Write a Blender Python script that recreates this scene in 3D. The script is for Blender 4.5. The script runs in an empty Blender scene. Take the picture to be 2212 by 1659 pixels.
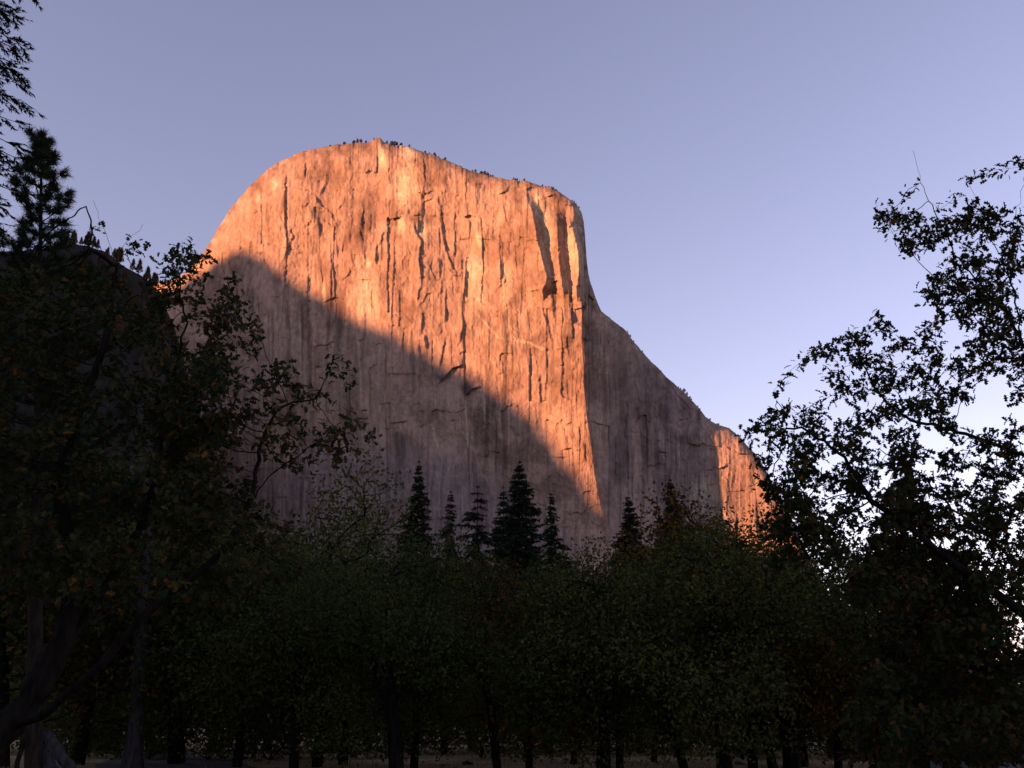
import bpy, bmesh, math, random
import numpy as np
from mathutils import Vector, Matrix, kdtree

random.seed(7)
rng = np.random.default_rng(7)
SC = bpy.context.scene
COL = SC.collection
R = math.radians

# ------------------------------------------------------------------ camera
FPX = 2080.0                      # focal length in px of a 2212 px wide picture
PITCH = R(19.55)
CAMZ = 1.65
cam_d = bpy.data.cameras.new('camera')
cam_d.sensor_width = 36.0
cam_d.lens = 36.0 * FPX / 2212.0
cam_d.clip_start = 0.2
cam_d.clip_end = 60000
cam = bpy.data.objects.new('camera', cam_d)
COL.objects.link(cam)
cam.location = (0, 0, CAMZ)
cam.rotation_euler = (R(90) + PITCH, 0, 0)
SC.camera = cam

# ------------------------------------------------------------------ sky, sun, exposure
SUN_AZ = R(60)                    # light travels towards +Y, turned 60 degrees to +X
SUN_EL = R(9)
world = bpy.data.worlds.new('World')
SC.world = world
world.use_nodes = True
wn = world.node_tree
sky = wn.nodes.new('ShaderNodeTexSky')
sky.sky_type = 'NISHITA'
sky.sun_disc = False
sky.sun_elevation = SUN_EL
sky.sun_rotation = R(240)
sky.altitude = 1200
sky.air_density = 1.0
sky.dust_density = 0.2
sky.ozone_density = 1.0
tint = wn.nodes.new('ShaderNodeMix')
tint.data_type = 'RGBA'
tint.blend_type = 'MULTIPLY'
tint.inputs[0].default_value = 1.0
tint.inputs[7].default_value = (1.49, 0.98, 1.0, 1)
wn.links.new(sky.outputs[0], tint.inputs[6])
wn.links.new(tint.outputs[2], wn.nodes['Background'].inputs[0])
wn.nodes['Background'].inputs[1].default_value = 0.10

sun_d = bpy.data.lights.new('sun', 'SUN')
sun_d.energy = 5.0
sun_d.angle = R(0.53)
sun_d.color = (1.0, 0.375, 0.14)
sun = bpy.data.objects.new('sun', sun_d)
COL.objects.link(sun)
DH = np.array([math.sin(SUN_AZ), math.cos(SUN_AZ)])      # horizontal travel of the light
WH = np.array([math.cos(SUN_AZ), -math.sin(SUN_AZ)])     # across the light
ld = Vector((DH[0] * math.cos(SUN_EL), DH[1] * math.cos(SUN_EL), -math.sin(SUN_EL)))
sun.rotation_euler = ld.to_track_quat('-Z', 'Y').to_euler()
sun.location = (-200, -100, 300)

SC.view_settings.view_transform = 'Standard'
SC.view_settings.look = 'None'
SC.view_settings.exposure = 1.585
SC.view_settings.gamma = 1.0
SC.render.engine = 'CYCLES'
SC.cycles.max_bounces = 5
SC.cycles.diffuse_bounces = 3

# ------------------------------------------------------------------ helpers
CP, SP = math.cos(PITCH), math.sin(PITCH)


def at(px, py, Y):
    """world point on the line of sight of a photograph position, Y metres ahead"""
    px = np.asarray(px, float); py = np.asarray(py, float)
    v = (829.5 - py) / FPX
    k = Y / (CP - v * SP)
    return np.stack([(px - 1106) / FPX * k, np.broadcast_to(Y, k.shape) * 1.0, CAMZ + (SP + v * CP) * k], -1)


def depth_scale(py, Y):
    v = (829.5 - py) / FPX
    return Y / (CP - v * SP) / FPX          # metres per photograph px there


def ground_at(px, py):
    v = (829.5 - py) / FPX
    k = -CAMZ / (SP + v * CP)
    return np.array([(px - 1106) / FPX * k, (CP - v * SP) * k, 0.0])


def tag(o, label=None, cat=None, group=None, kind=None):
    if label: o['label'] = label
    if cat: o['category'] = cat
    if group: o['group'] = group
    if kind: o['kind'] = kind
    return o


def empty(name, loc=(0, 0, 0), rz=0.0, scale=1.0):
    o = bpy.data.objects.new(name, None)
    o.empty_display_size = 0.3
    COL.objects.link(o)
    o.location = loc
    o.rotation_euler = (0, 0, rz)
    o.scale = (scale,) * 3 if np.isscalar(scale) else scale
    return o


def mesh_np(name, V, F, mat, smooth=False):
    """V (n,3) array, F (m,k) int array of one face size, or a list of such arrays"""
    me = bpy.data.meshes.new(name)
    Fs = F if isinstance(F, list) else [F]
    Fs = [f for f in Fs if len(f)]
    V = np.asarray(V, np.float32)
    me.vertices.add(len(V))
    me.vertices.foreach_set('co', V.ravel())
    loops = np.concatenate([f.ravel() for f in Fs]).astype(np.int32)
    tot = np.concatenate([np.full(len(f), f.shape[1], np.int32) for f in Fs])
    start = np.concatenate([[0], np.cumsum(tot)[:-1]]).astype(np.int32)
    me.loops.add(len(loops))
    me.loops.foreach_set('vertex_index', loops)
    me.polygons.add(len(tot))
    me.polygons.foreach_set('loop_start', start)
    me.polygons.foreach_set('loop_total', tot)
    if smooth:
        me.polygons.foreach_set('use_smooth', np.ones(len(tot), bool))
    me.update(calc_edges=True)
    me.validate()
    if mat: me.materials.append(mat)
    return me


def link(name, me, parent=None):
    o = bpy.data.objects.new(name, me)
    COL.objects.link(o)
    if parent is not None: o.parent = parent
    return o


def copy_tree(o, parent=None):
    c = o.copy()
    COL.objects.link(c)
    c.parent = parent
    for ch in list(o.children):
        copy_tree(ch, c)
    return c


# ---- numpy noise
def _h(ix, iy, seed):
    n = (ix.astype(np.int64) * 374761393 + iy.astype(np.int64) * 668265263 + seed * 974634777) & 0xffffffff
    n = ((n ^ (n >> 13)) * 1274126177) & 0xffffffff
    n = ((n ^ (n >> 15)) * 2246822519) & 0xffffffff
    return ((n ^ (n >> 16)) & 0xffffff) / float(0xffffff)


def vn(x, y, seed=0):
    x0 = np.floor(x); y0 = np.floor(y)
    fx = x - x0; fy = y - y0
    fx = fx * fx * fx * (fx * (fx * 6 - 15) + 10); fy = fy * fy * fy * (fy * (fy * 6 - 15) + 10)
    a = _h(x0, y0, seed); b = _h(x0 + 1, y0, seed); c = _h(x0, y0 + 1, seed); d = _h(x0 + 1, y0 + 1, seed)
    return ((a * (1 - fx) + b * fx) * (1 - fy) + (c * (1 - fx) + d * fx) * fy) * 2 - 1


def fbm(x, y, o=4, seed=0, g=0.5):
    s = 0; a = 1; t = 0
    for i in range(o):
        s = s + a * vn(x * 2 ** i + 17.3 * i, y * 2 ** i - 9.1 * i, seed + i); t += a; a *= g
    return s / t


def cells(x, y, seed):
    """voronoi: random value, local offset to the centre, edge closeness"""
    x0 = np.floor(x); y0 = np.floor(y)
    best = np.full(x.shape, 9.0); sec = np.full(x.shape, 9.0)
    val = np.zeros(x.shape); ox = np.zeros(x.shape); oy = np.zeros(x.shape); v2 = np.zeros(x.shape)
    for i in (-1, 0, 1):
        for j in (-1, 0, 1):
            cx = x0 + i; cy = y0 + j
            px = cx + 0.1 + 0.8 * _h(cx, cy, seed); py = cy + 0.1 + 0.8 * _h(cx, cy, seed + 1)
            d = np.hypot(x - px, y - py)
            m = d < best
            sec = np.where(m, best, np.minimum(sec, d))
            best = np.where(m, d, best)
            val = np.where(m, _h(cx, cy, seed + 2), val); v2 = np.where(m, _h(cx, cy, seed + 3), v2)
            ox = np.where(m, x - px, ox); oy = np.where(m, y - py, oy)
    return val, v2, ox, oy, sec - best


# ------------------------------------------------------------------ materials
def new_mat(name):
    m = bpy.data.materials.new(name)
    m.use_nodes = True
    nt = m.node_tree
    b = nt.nodes['Principled BSDF']
    b.inputs['Specular IOR Level'].default_value = 0.02
    b.inputs['Roughness'].default_value = 0.9
    return m, nt, b


def ramp(nt, stops):
    r = nt.nodes.new('ShaderNodeValToRGB')
    e = r.color_ramp.elements
    while len(e) < len(stops): e.new(0.5)
    for el, (p, c) in zip(e, stops):
        el.position = p
        el.color = (*c, 1)
    return r


def mat_rock(name, bump=0.9, scale=0.05):
    m, nt, b = new_mat(name)
    at_ = nt.nodes.new('ShaderNodeAttribute'); at_.attribute_name = 'tone'
    tc = nt.nodes.new('ShaderNodeTexCoord')
    mp = nt.nodes.new('ShaderNodeMapping'); mp.inputs['Scale'].default_value = (scale * 3, scale * 3, scale * 0.7)
    nz = nt.nodes.new('ShaderNodeTexNoise'); nz.inputs['Scale'].default_value = 1.0
    nz.inputs['Detail'].default_value = 8; nz.inputs['Roughness'].default_value = 0.65
    nt.links.new(tc.outputs['Object'], mp.inputs[0]); nt.links.new(mp.outputs[0], nz.inputs[0])
    rp = ramp(nt, [(0.3, (0.78, 0.76, 0.76)), (0.7, (1.2, 1.2, 1.2))])
    nt.links.new(nz.outputs[0], rp.inputs[0])
    mx = nt.nodes.new('ShaderNodeMix'); mx.data_type = 'RGBA'; mx.blend_type = 'MULTIPLY'; mx.inputs[0].default_value = 1
    nt.links.new(at_.outputs['Color'], mx.inputs[6]); nt.links.new(rp.outputs[0], mx.inputs[7])
    nt.links.new(mx.outputs[2], b.inputs['Base Color'])
    bp = nt.nodes.new('ShaderNodeBump'); bp.inputs['Strength'].default_value = bump; bp.inputs['Distance'].default_value = 2.0
    nt.links.new(nz.outputs[0], bp.inputs['Height']); nt.links.new(bp.outputs[0], b.inputs['Normal'])
    return m


def mat_leaf(name, stops, rough=0.6, trans=0.25, vary=False):
    """each leaf its own hue"""
    m, nt, b = new_mat(name)
    g = nt.nodes.new('ShaderNodeNewGeometry')
    rp = ramp(nt, stops)
    nt.links.new(g.outputs['Random Per Island'], rp.inputs[0])
    if vary:
        oi = nt.nodes.new('ShaderNodeObjectInfo')
        vr = ramp(nt, [(0.0, (.42, .55, .5)), (0.35, (.75, .85, .72)), (0.7, (1.2, 1.15, .9)), (1.0, (1.6, 1.25, .85))])
        nt.links.new(oi.outputs['Random'], vr.inputs[0])
        vm = nt.nodes.new('ShaderNodeMix'); vm.data_type = 'RGBA'; vm.blend_type = 'MULTIPLY'; vm.inputs[0].default_value = 1
        nt.links.new(rp.outputs[0], vm.inputs[6]); nt.links.new(vr.outputs[0], vm.inputs[7])
        out_c = vm.outputs[2]
    else:
        out_c = rp.outputs[0]
    nt.links.new(out_c, b.inputs['Base Color'])
    b.inputs['Roughness'].default_value = rough
    if trans:
        tr = nt.nodes.new('ShaderNodeBsdfTranslucent')
        nt.links.new(out_c, tr.inputs[0])
        ms = nt.nodes.new('ShaderNodeMixShader'); ms.inputs[0].default_value = trans
        nt.links.new(b.outputs[0], ms.inputs[1]); nt.links.new(tr.outputs[0], ms.inputs[2])
        nt.links.new(ms.outputs[0], nt.nodes['Material Output'].inputs[0])
    return m


def mat_bark(name, c1, c2, scale=6.0):
    m, nt, b = new_mat(name)
    tc = nt.nodes.new('ShaderNodeTexCoord')
    mp = nt.nodes.new('ShaderNodeMapping'); mp.inputs['Scale'].default_value = (scale, scale, scale * 0.22)
    nz = nt.nodes.new('ShaderNodeTexNoise'); nz.inputs['Scale'].default_value = 1.5; nz.inputs['Detail'].default_value = 6
    nt.links.new(tc.outputs['Object'], mp.inputs[0]); nt.links.new(mp.outputs[0], nz.inputs[0])
    rp = ramp(nt, [(0.35, c1), (0.65, c2)])
    nt.links.new(nz.outputs[0], rp.inputs[0]); nt.links.new(rp.outputs[0], b.inputs['Base Color'])
    bp = nt.nodes.new('ShaderNodeBump'); bp.inputs['Strength'].default_value = 0.8; bp.inputs['Distance'].default_value = 0.03
    nt.links.new(nz.outputs[0], bp.inputs['Height']); nt.links.new(bp.outputs[0], b.inputs['Normal'])
    return m


def mat_ground(name, stops, s1=0.25, s2=4.0):
    m, nt, b = new_mat(name)
    tc = nt.nodes.new('ShaderNodeTexCoord')
    n1 = nt.nodes.new('ShaderNodeTexNoise'); n1.inputs['Scale'].default_value = s1; n1.inputs['Detail'].default_value = 8
    n1.inputs['Roughness'].default_value = 0.7
    nt.links.new(tc.outputs['Object'], n1.inputs[0])
    rp = ramp(nt, stops)
    nt.links.new(n1.outputs[0], rp.inputs[0]); nt.links.new(rp.outputs[0], b.inputs['Base Color'])
    n2 = nt.nodes.new('ShaderNodeTexNoise'); n2.inputs['Scale'].default_value = s2; n2.inputs['Detail'].default_value = 6
    nt.links.new(tc.outputs['Object'], n2.inputs[0])
    bp = nt.nodes.new('ShaderNodeBump'); bp.inputs['Strength'].default_value = 0.7; bp.inputs['Distance'].default_value = 0.1
    nt.links.new(n2.outputs[0], bp.inputs['Height']); nt.links.new(bp.outputs[0], b.inputs['Normal'])
    return m


M_ROCK = mat_rock('granite')
M_FAR = mat_rock('wooded_rock', 0.8, 0.03)
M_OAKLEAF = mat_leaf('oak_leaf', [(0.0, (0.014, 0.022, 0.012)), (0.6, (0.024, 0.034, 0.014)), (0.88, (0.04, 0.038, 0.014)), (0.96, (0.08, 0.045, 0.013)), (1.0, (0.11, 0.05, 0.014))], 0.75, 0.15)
M_MIDLEAF = mat_leaf('grove_leaf', [(0.0, (0.042, 0.056, 0.02)), (0.7, (0.058, 0.07, 0.023)), (0.95, (0.078, 0.076, 0.024)), (1.0, (0.11, 0.08, 0.022))], 0.8, 0.15, True)
M_BROWNLEAF = mat_leaf('turning_leaf', [(0.0, (0.02, 0.024, 0.01)), (0.4, (0.035, 0.034, 0.012)), (0.8, (0.075, 0.045, 0.014)), (1.0, (0.12, 0.06, 0.015))], 0.8, 0.15, True)
M_NEEDLE = mat_leaf('needles', [(0.0, (0.015, 0.025, 0.018)), (1.0, (0.034, 0.047, 0.028))], 0.7, 0.0)
M_RUSTNEEDLE = mat_leaf('rust_needles', [(0.0, (0.018, 0.022, 0.012)), (0.6, (0.05, 0.032, 0.016)), (1.0, (0.09, 0.045, 0.02))], 0.7, 0.0)
M_RIM = mat_leaf('rim_needles', [(0.0, (0.035, 0.03, 0.017)), (1.0, (0.08, 0.06, 0.034))], 0.8, 0.0)  # sunlit olive brown put into the needle colour
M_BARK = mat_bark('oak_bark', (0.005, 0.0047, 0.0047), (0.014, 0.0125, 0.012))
M_PINEBARK = mat_bark('pine_bark', (0.012, 0.010, 0.009), (0.03, 0.024, 0.02))
M_SNAG = mat_bark('weathered_wood', (0.018, 0.017, 0.018), (0.045, 0.043, 0.045))
M_BLEACH = mat_bark('bleached_wood', (0.022, 0.022, 0.024), (0.052, 0.051, 0.055))
M_GRASSG = mat_ground('dry_meadow', [(0.3, (0.14, 0.108, 0.062)), (0.5, (0.26, 0.20, 0.118)), (0.7, (0.38, 0.29, 0.17))])
M_BLADE = mat_leaf('dry_grass_blade', [(0.0, (0.14, 0.105, 0.05)), (1.0, (0.34, 0.25, 0.12))], 0.8, 0.2)
M_PATH = mat_ground('sandy_soil', [(0.3, (0.07, 0.06, 0.054)), (0.5, (0.105, 0.094, 0.088)), (0.7, (0.14, 0.125, 0.118))], 1.4, 6)
M_ROAD = mat_ground('old_asphalt', [(0.3, (0.06, 0.064, 0.068)), (0.7, (0.10, 0.105, 0.11))], 2.0, 20)
M_STONE = mat_ground('grey_stone', [(0.3, (0.03, 0.028, 0.027)), (0.7, (0.07, 0.066, 0.064))], 3.0, 12)

# ------------------------------------------------------------------ ground
def disc(name, r, z, mat, n=96, rings=(0.004, 0.02, 0.06, 0.2, 0.5, 1.0)):
    V = [(0, 0, z)]; F3 = []; F4 = []
    for k, q in enumerate(rings):
        for i in range(n):
            V.append((r * q * math.cos(2 * math.pi * i / n), r * q * math.sin(2 * math.pi * i / n), z))
    for i in range(n):
        F3.append((0, 1 + i, 1 + (i + 1) % n))
    for k in range(len(rings) - 1):
        for i in range(n):
            a = 1 + k * n + i; b = 1 + k * n + (i + 1) % n
            F4.append((a, a + n, b + n, b))
    return link(name, mesh_np(name, np.array(V), [np.array(F3), np.array(F4)], mat))


tag(disc('ground', 20000, 0.0, M_GRASSG), 'dry tan meadow ground under the trees', kind='structure')

# ------------------------------------------------------------------ the cliff
def c1(x, y): return ((450 + x / 3.386) * .8534, (320 + y / 3.386) * .8534)
def c2(x, y): return ((1000 + x / 3.386) * .8534, (320 + y / 3.386) * .8534)
def c3(x, y): return ((700 + x / 3.386) * .8534, (780 + y / 3.386) * .8534)
def c4(x, y): return ((1300 + x / 2.592) * .8534, (780 + y / 2.592) * .8534)


TOP = np.array([(280, 622), (330, 612), (380, 602), (405, 588), (432, 556), (455, 522), (470, 494), (500, 448), (540, 401), (580, 364), (610, 346),
                (640, 333), (670, 323), (700, 317), (740, 311), (770, 309), (800, 307), (806, 304), (822, 303), (832, 309), (850, 313), (868, 316), (885, 317),
                (900, 322), (930, 333), (960, 346), (1000, 362), (1040, 376), (1080, 384), (1130, 391), (1165, 399), (1190, 407), (1215, 419), (1232, 430),
                (1246, 443), (1256, 458), (1261, 478), (1264, 510), (1267, 555), (1271, 592), (1278, 617), (1287, 645), (1299, 672), (1320, 689),
                (1345, 708), (1358, 722), (1372, 742), (1400, 774), (1440, 815), (1475, 844), (1500, 870), (1525, 902), (1550, 917), (1575, 924),
                (1600, 946), (1640, 990), (1662, 1030), (1690, 1080), (1720, 1140), (1745, 1200), (1790, 1290), (1860, 1400)], float)
NOSE = np.array([(440, 1236), (500, 1245), (560, 1250), (626, 1256), (691, 1257), (731, 1257.5), (830, 1261), (896, 1267), (962, 1277), (1028, 1285),
                 (1077, 1294), (1143, 1309), (1300, 1345), (1600, 1400)], float)


def wall_depth(a, b):
    xn = np.interp(b, NOSE[:, 0], NOSE[:, 1])
    lean = np.where(b < 1143, (1143 - b) * 0.10, (1143 - b) * 0.28)
    y0 = 1262 + lean
    d = a - xn
    left = 0.20 * np.maximum(-d, 0) + 70 * (np.maximum(620 - a, 0) / 200) ** 2
    right = np.interp(d, [0, 10, 60, 110, 130, 300, 420, 620], [0, 10, 58, 112, 120, 124, 112, 140])
    return y0 + np.where(d < 0, left, right)


def smooth(x): x = np.clip(x, 0, 1); return x * x * (3 - 2 * x)


# corners: the left flank rises to an edge, the right flank falls away (polyline, height m, rise px, fall px)
CORN = [
    ([c1(950, 850), c1(978, 935), c1(930, 1050), c1(885, 1180)], 9, 10, 7),
    ([c1(1100, 250), c1(1090, 330), c1(1072, 430)], 8, 14, 7),
    ([c1(1275, 390), c1(1262, 480), c1(1225, 570)], 7, 10, 6),
    ([c1(1150, 580), c1(1235, 690), c1(1318, 745), c1(1322, 885)], 9, 12, 5),
    ([c1(1175, 770), c1(1205, 860), c1(1235, 990)], 9, 9, 8),
    ([c1(1585, 560), c1(1580, 760), c1(1556, 880), c1(1585, 1080), c1(1600, 1150), c1(1565, 1225)], 9, 16, 6),
    ([c1(1760, 880), c1(1735, 980), c1(1690, 1040), c1(1690, 1170)], 8, 6, 6),
    ([c1(2104, 230), c1(2108, 480), c1(2100, 785)], 8, 22, 3),
    ([c1(2005, 770), c1(2030, 900), c1(2086, 980), c1(2062, 1100), c1(2082, 1290), c1(2040, 1530)], 13, 16, 6),
    ([c1(1850, 1170), c1(1832, 1500), c1(1826, 1700)], 6, 14, 3),
    ([c1(1302, 950), c1(1312, 1200), c1(1300, 1700)], 5, 12, 3),
    ([c2(360, 530), c2(372, 700), c2(402, 900), c2(432, 1060), c2(490, 1210), c2(520, 1350)], 11, 16, 6),
    ([c2(915, 630), c2(935, 740), c2(955, 860)], 9, 14, 6),
    ([c2(885, 880), c2(888, 1080), c2(905, 1260), c2(890, 1420)], 8, 14, 4),
    ([c2(1105, 560), c2(1180, 740), c2(1215, 960), c2(1250, 1100), c2(1300, 1290), c2(1268, 1480)], 22, 40, 17),
    ([c2(1385, 690), c2(1388, 850), c2(1396, 1100), c2(1420, 1280), c2(1450, 1480)], 22, 36, 19),
    ([c2(1478, 760), c2(1530, 920), c2(1570, 1080), c2(1572, 1280), c2(1552, 1400), c2(1565, 1540)], 17, 22, 16),
    ([c2(430, 1380), c2(425, 1660)], 6, 10, 4), ([c2(640, 800), c2(630, 960)], 5, 10, 4),
    ([c2(1270, 1300), c2(1265, 1480)], 8, 8, 6), ([c2(1340, 1420), c2(1350, 1640)], 9, 12, 6), ([c2(1480, 1500), c2(1520, 1660)], 9, 12, 6),
    ([c4(185, 0), c4(235, 180), c4(255, 290)], 10, 14, 5), ([c4(375, 20), c4(385, 195)], 9, 16, 5), ([c4(345, 180), c4(350, 300)], 7, 12, 4),
    ([c3(1250, 30), c3(1240, 140), c3(1228, 220)], 8, 8, 5), ([c3(1262, 235), c3(1275, 335)], 12, 6, 7),
    ([c3(1445, 0), c3(1450, 110)], 8, 8, 5), ([c3(1600, 100), c3(1570, 270), c3(1540, 330)], 8, 12, 6), ([c3(1440, 235), c3(1410, 420), c3(1380, 560)], 7, 14, 4),
    ([c3(440, 0), c3(430, 200), c3(440, 360)], 5, 12, 5), ([c3(605, 180), c3(600, 420)], 5, 8, 3), ([c3(925, 280), c3(930, 560), c3(922, 900)], 7, 10, 3),
    ([c3(985, 0), c3(980, 300), c3(980, 660)], 6, 12, 3), ([c3(1165, 320), c3(1170, 520), c3(1175, 760)], 6, 10, 4),
    ([c3(1460, 730), c3(1470, 830), c3(1530, 950), c3(1700, 1250), c3(1820, 1560)], 9, 40, 8),
    ([c3(1610, 750), c3(1620, 900), c3(1640, 1190)], 7, 8, 4), ([c3(1780, 720), c3(1790, 1000)], 5, 10, 4),
    ([c4(160, 430), c4(175, 620)], 7, 16, 5), ([c4(455, 880), c4(465, 1000)], 7, 10, 5), ([c4(345, 480), c4(350, 600)], 5, 8, 4),
    ([c4(575, 160), c4(580, 500), c4(590, 900)], 14, 16, 6), ([c4(690, 250), c4(700, 480)], 8, 12, 8), ([c4(935, 600), c4(930, 760)], 6, 10, 5),
    ([c4(1020, 620), c4(1030, 760)], 6, 10, 5), ([c4(1120, 620), c4(1115, 860)], 8, 14, 6), ([c4(1220, 760), c4(1230, 900)], 6, 10, 5),
    ([c4(780, 880), c4(775, 1100), c4(740, 1250)], 12, 20, 8),
]
# roofs: the rock above juts out (polyline left to right, height m, rise px)
ROOF = [
    ([c1(1790, 792), c1(1925, 776)], 6, 14), ([c1(2005, 765), c1(2075, 752)], 6, 12), ([c1(1550, 1305), c1(1645, 1312)], 6, 16),
    ([c2(250, 640), c2(325, 615)], 6, 12), ([c2(300, 760), c2(350, 765)], 5, 10), ([c2(545, 962), c2(625, 962)], 5, 12), ([c2(690, 955), c2(840, 968)], 4, 12),
    ([c2(880, 580), c2(950, 555), c2(975, 510)], 8, 12), ([c2(1110, 545), c2(1170, 515), c2(1210, 520)], 9, 12), ([c2(1290, 605), c2(1380, 575), c2(1430, 600)], 9, 14),
    ([c2(1460, 660), c2(1520, 680)], 9, 12), ([c2(1155, 1408), c2(1225, 1400)], 5, 10), ([c2(1340, 1335), c2(1385, 1320)], 8, 12),
    ([c3(1380, 650), c3(1440, 595), c3(1510, 512), c3(1610, 480)], 14, 26), ([c3(1605, 760), c3(1680, 690), c3(1755, 668)], 12, 24),
    ([c3(960, 985), c3(1130, 965)], 5, 20), ([c4(340, 178), c4(388, 196)], 8, 12), ([c4(960, 940), c4(1010, 945)], 6, 12), ([c4(1350, 1050), c4(1400, 1030)], 8, 20),
    ([c4(1055, 545), c4(1150, 640)], 6, 20), ([c4(270, 975), c4(350, 975)], 4, 10),
]
r2 = random.Random(3)
CORN = [(p, h * (1.0 if h >= 14 else 0.5), wl, wr) for p, h, wl, wr in CORN]
ROOF = [(p, h * 0.5, w) for p, h, w in ROOF]
for i in range(190):                      # the many small unnamed flakes and corners
    x = r2.uniform(470, 1640); y = r2.uniform(330, 1190)
    L = r2.uniform(40, 240); dx = r2.gauss(0.03, 0.09) * L
    n = max(3, int(L / 16))
    pts = [(x + dx * k / n + r2.gauss(0, .5), y + L * k / n) for k in range(n + 1)]
    if 1140 < x < 1265 and 400 < y < 720: continue
    CORN.append((pts, r2.uniform(0.5, 1.6), r2.uniform(6, 26), r2.uniform(0.9, 1.9)))
for i in range(80):                      # slanting flakes and little arches, most of them high up
    x = r2.uniform(470, 1600); y = r2.uniform(330, 660) if i % 3 else r2.uniform(600, 1150)
    if 1140 < x < 1265 and 400 < y < 720: continue
    L = r2.uniform(10, 60); dx = r2.uniform(-.75, .75) * L; cv = r2.gauss(0, .18) * L
    pts = [(x + dx * k / 6 + cv * math.sin(math.pi * k / 6), y + L * k / 6) for k in range(7)]
    CORN.append((pts, r2.uniform(0.7, 2.2), r2.uniform(4, 14), r2.uniform(1.2, 2.6)))
for i in range(22):
    x = r2.uniform(480, 1600); y = r2.uniform(340, 1150); L = r2.uniform(8, 34)
    ROOF.append(([(x, y), (x + L * .5, y + r2.gauss(0, 2.5)), (x + L, y + r2.gauss(0, 5))], r2.uniform(0.8, 1.6), r2.uniform(5, 14)))


def features(a, b, D, G):
    for pts, h, wl, wr in CORN:
        p = np.array(pts); p = p[np.argsort(p[:, 1])]
        y0, y1 = p[0, 1], p[-1, 1]; x0, x1 = p[:, 0].min() - wl * 4, p[:, 0].max() + wr * 1.4 + 4
        m = np.nonzero((b > y0 - 8) & (b < y1 + 8) & (a > x0) & (a < x1))
        if len(m[0]) == 0: continue
        A = a[m]; B = b[m]
        kk = np.full(B.shape, float(int(y0 * 13 + x0 * 7) % 9973))
        Bq = B + .35 * (A - x0)                       # blocky, broken edges
        xc = np.interp(B, p[:, 1], p[:, 0]) + 0.7 * vn(B / 5, kk, 5) + (0 if h > 13 else 1.8) * (_h(np.floor(Bq / 11), kk, 6) - .5) * min(1, h / 4)
        d = A - xc
        L = y1 - y0
        wr = wr * (1 if h > 13 else (.45 + .85 * _h(np.floor(Bq / 17 + .5), kk, 7)))
        env = smooth((B - y0 + 6) / (0.18 * L + 6)) * smooth((y1 + 6 - B) / (0.18 * L + 6))
        f = np.where(d <= 0, np.exp(d / wl), np.clip(1 - d / wr, 0, 1))
        D[m] += h * env * f * (1 if h > 13 else (.75 + .35 * vn(B / 19, kk, 8)))
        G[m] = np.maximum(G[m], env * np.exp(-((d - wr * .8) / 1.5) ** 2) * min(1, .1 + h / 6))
    for pts, h, wu in ROOF:
        p = np.array(pts); p = p[np.argsort(p[:, 0])]
        x0, x1 = p[0, 0], p[-1, 0]; y0, y1 = p[:, 1].min() - wu * 4, p[:, 1].max() + 6
        m = np.nonzero((b > y0) & (b < y1) & (a > x0 - 4) & (a < x1 + 4))
        if len(m[0]) == 0: continue
        A = a[m]; B = b[m]
        d = B - np.interp(A, p[:, 0], p[:, 1])
        L = x1 - x0
        env = smooth((A - x0 + 4) / (0.25 * L + 4)) * smooth((x1 + 4 - A) / (0.25 * L + 4))
        f = np.where(d <= 0, np.exp(d / wu), np.clip(1 - d / 1.6, 0, 1))
        D[m] += h * env * f
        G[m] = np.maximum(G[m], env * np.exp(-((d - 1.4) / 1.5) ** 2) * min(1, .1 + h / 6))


def panels(x, y, w, h, seed):
    """tall slabs between straight joints: two random values and the place within the slab"""
    def strip(q, sd, off):
        q0 = np.floor(q); f = q - q0
        j = .15 + .7 * _h(q0, off, sd)
        i = np.where(f < j, q0 * 1.0, q0 + 1)
        lo = np.where(f < j, q0 - 1 + .15 + .7 * _h(q0 - 1, off, sd), q0 + j)
        hi = np.where(f < j, q0 + j, q0 + 1 + .15 + .7 * _h(q0 + 1, off, sd))
        return i, (q - lo) / np.maximum(hi - lo, .05) - .5
    band = np.floor(y / (h * 2.2) + .5 * vn(x / (w * 3), y / h, seed + 9))
    ci, lx = strip(x / w, seed, band)
    ri, ly = strip(y / h + 7.3 * _h(ci, band, seed + 5), seed + 1, ci)
    return _h(ci * 7 + band, ri, seed + 2), _h(ci * 7 + band, ri, seed + 3), lx, ly


def relief(a, b, k=1.0):
    wx = a + 5 * fbm(a / 60, b / 110, 3, 1) + 1.6 * fbm(a / 12, b / 22, 3, 2)
    wy = b + 14 * fbm(a / 24, b / 60, 3, 4)
    D = 5 * fbm(wx / 90, wy / 300, 2, 11) + 1.3 * fbm(wx / 15, wy / 400, 3, 12)
    v, v2, lx, ly = panels(wx, wy, 46, 150, 21)
    D += (v - .5) * 3.2 + (v2 - .5) * lx * 9 + (v - .5) * ly * 4
    v, v2, lx, ly = panels(wx + 9, wy, 19, 84, 31)
    D += (v - .5) * 1.8 + (v2 - .5) * lx * 3.4
    v, v2, lx, ly = panels(wx, wy + 5, 8, 30, 41)
    D += (v - .5) * 0.9 + (v2 - .5) * lx * 1.3
    v, v2, ox, oy, e = cells(wx / 9, wy / 13, 43)
    D += (v - .5) * 0.5 + (v2 - .5) * ox * 1.0
    D += 0.5 * fbm(a / 3.4, b / 4.6, 2, 51) + 3.0 * fbm(a / 24, b / 34, 4, 52, .55) * (.3 + .7 * smooth((720 - b) / 200))
    return D * k, wx, wy


def ell(a, b, c, rx, ry, soft=0.6):
    q = np.hypot((a - c[0]) / rx, (b - c[1]) / ry)
    return smooth((1 - q) / soft)


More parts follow.
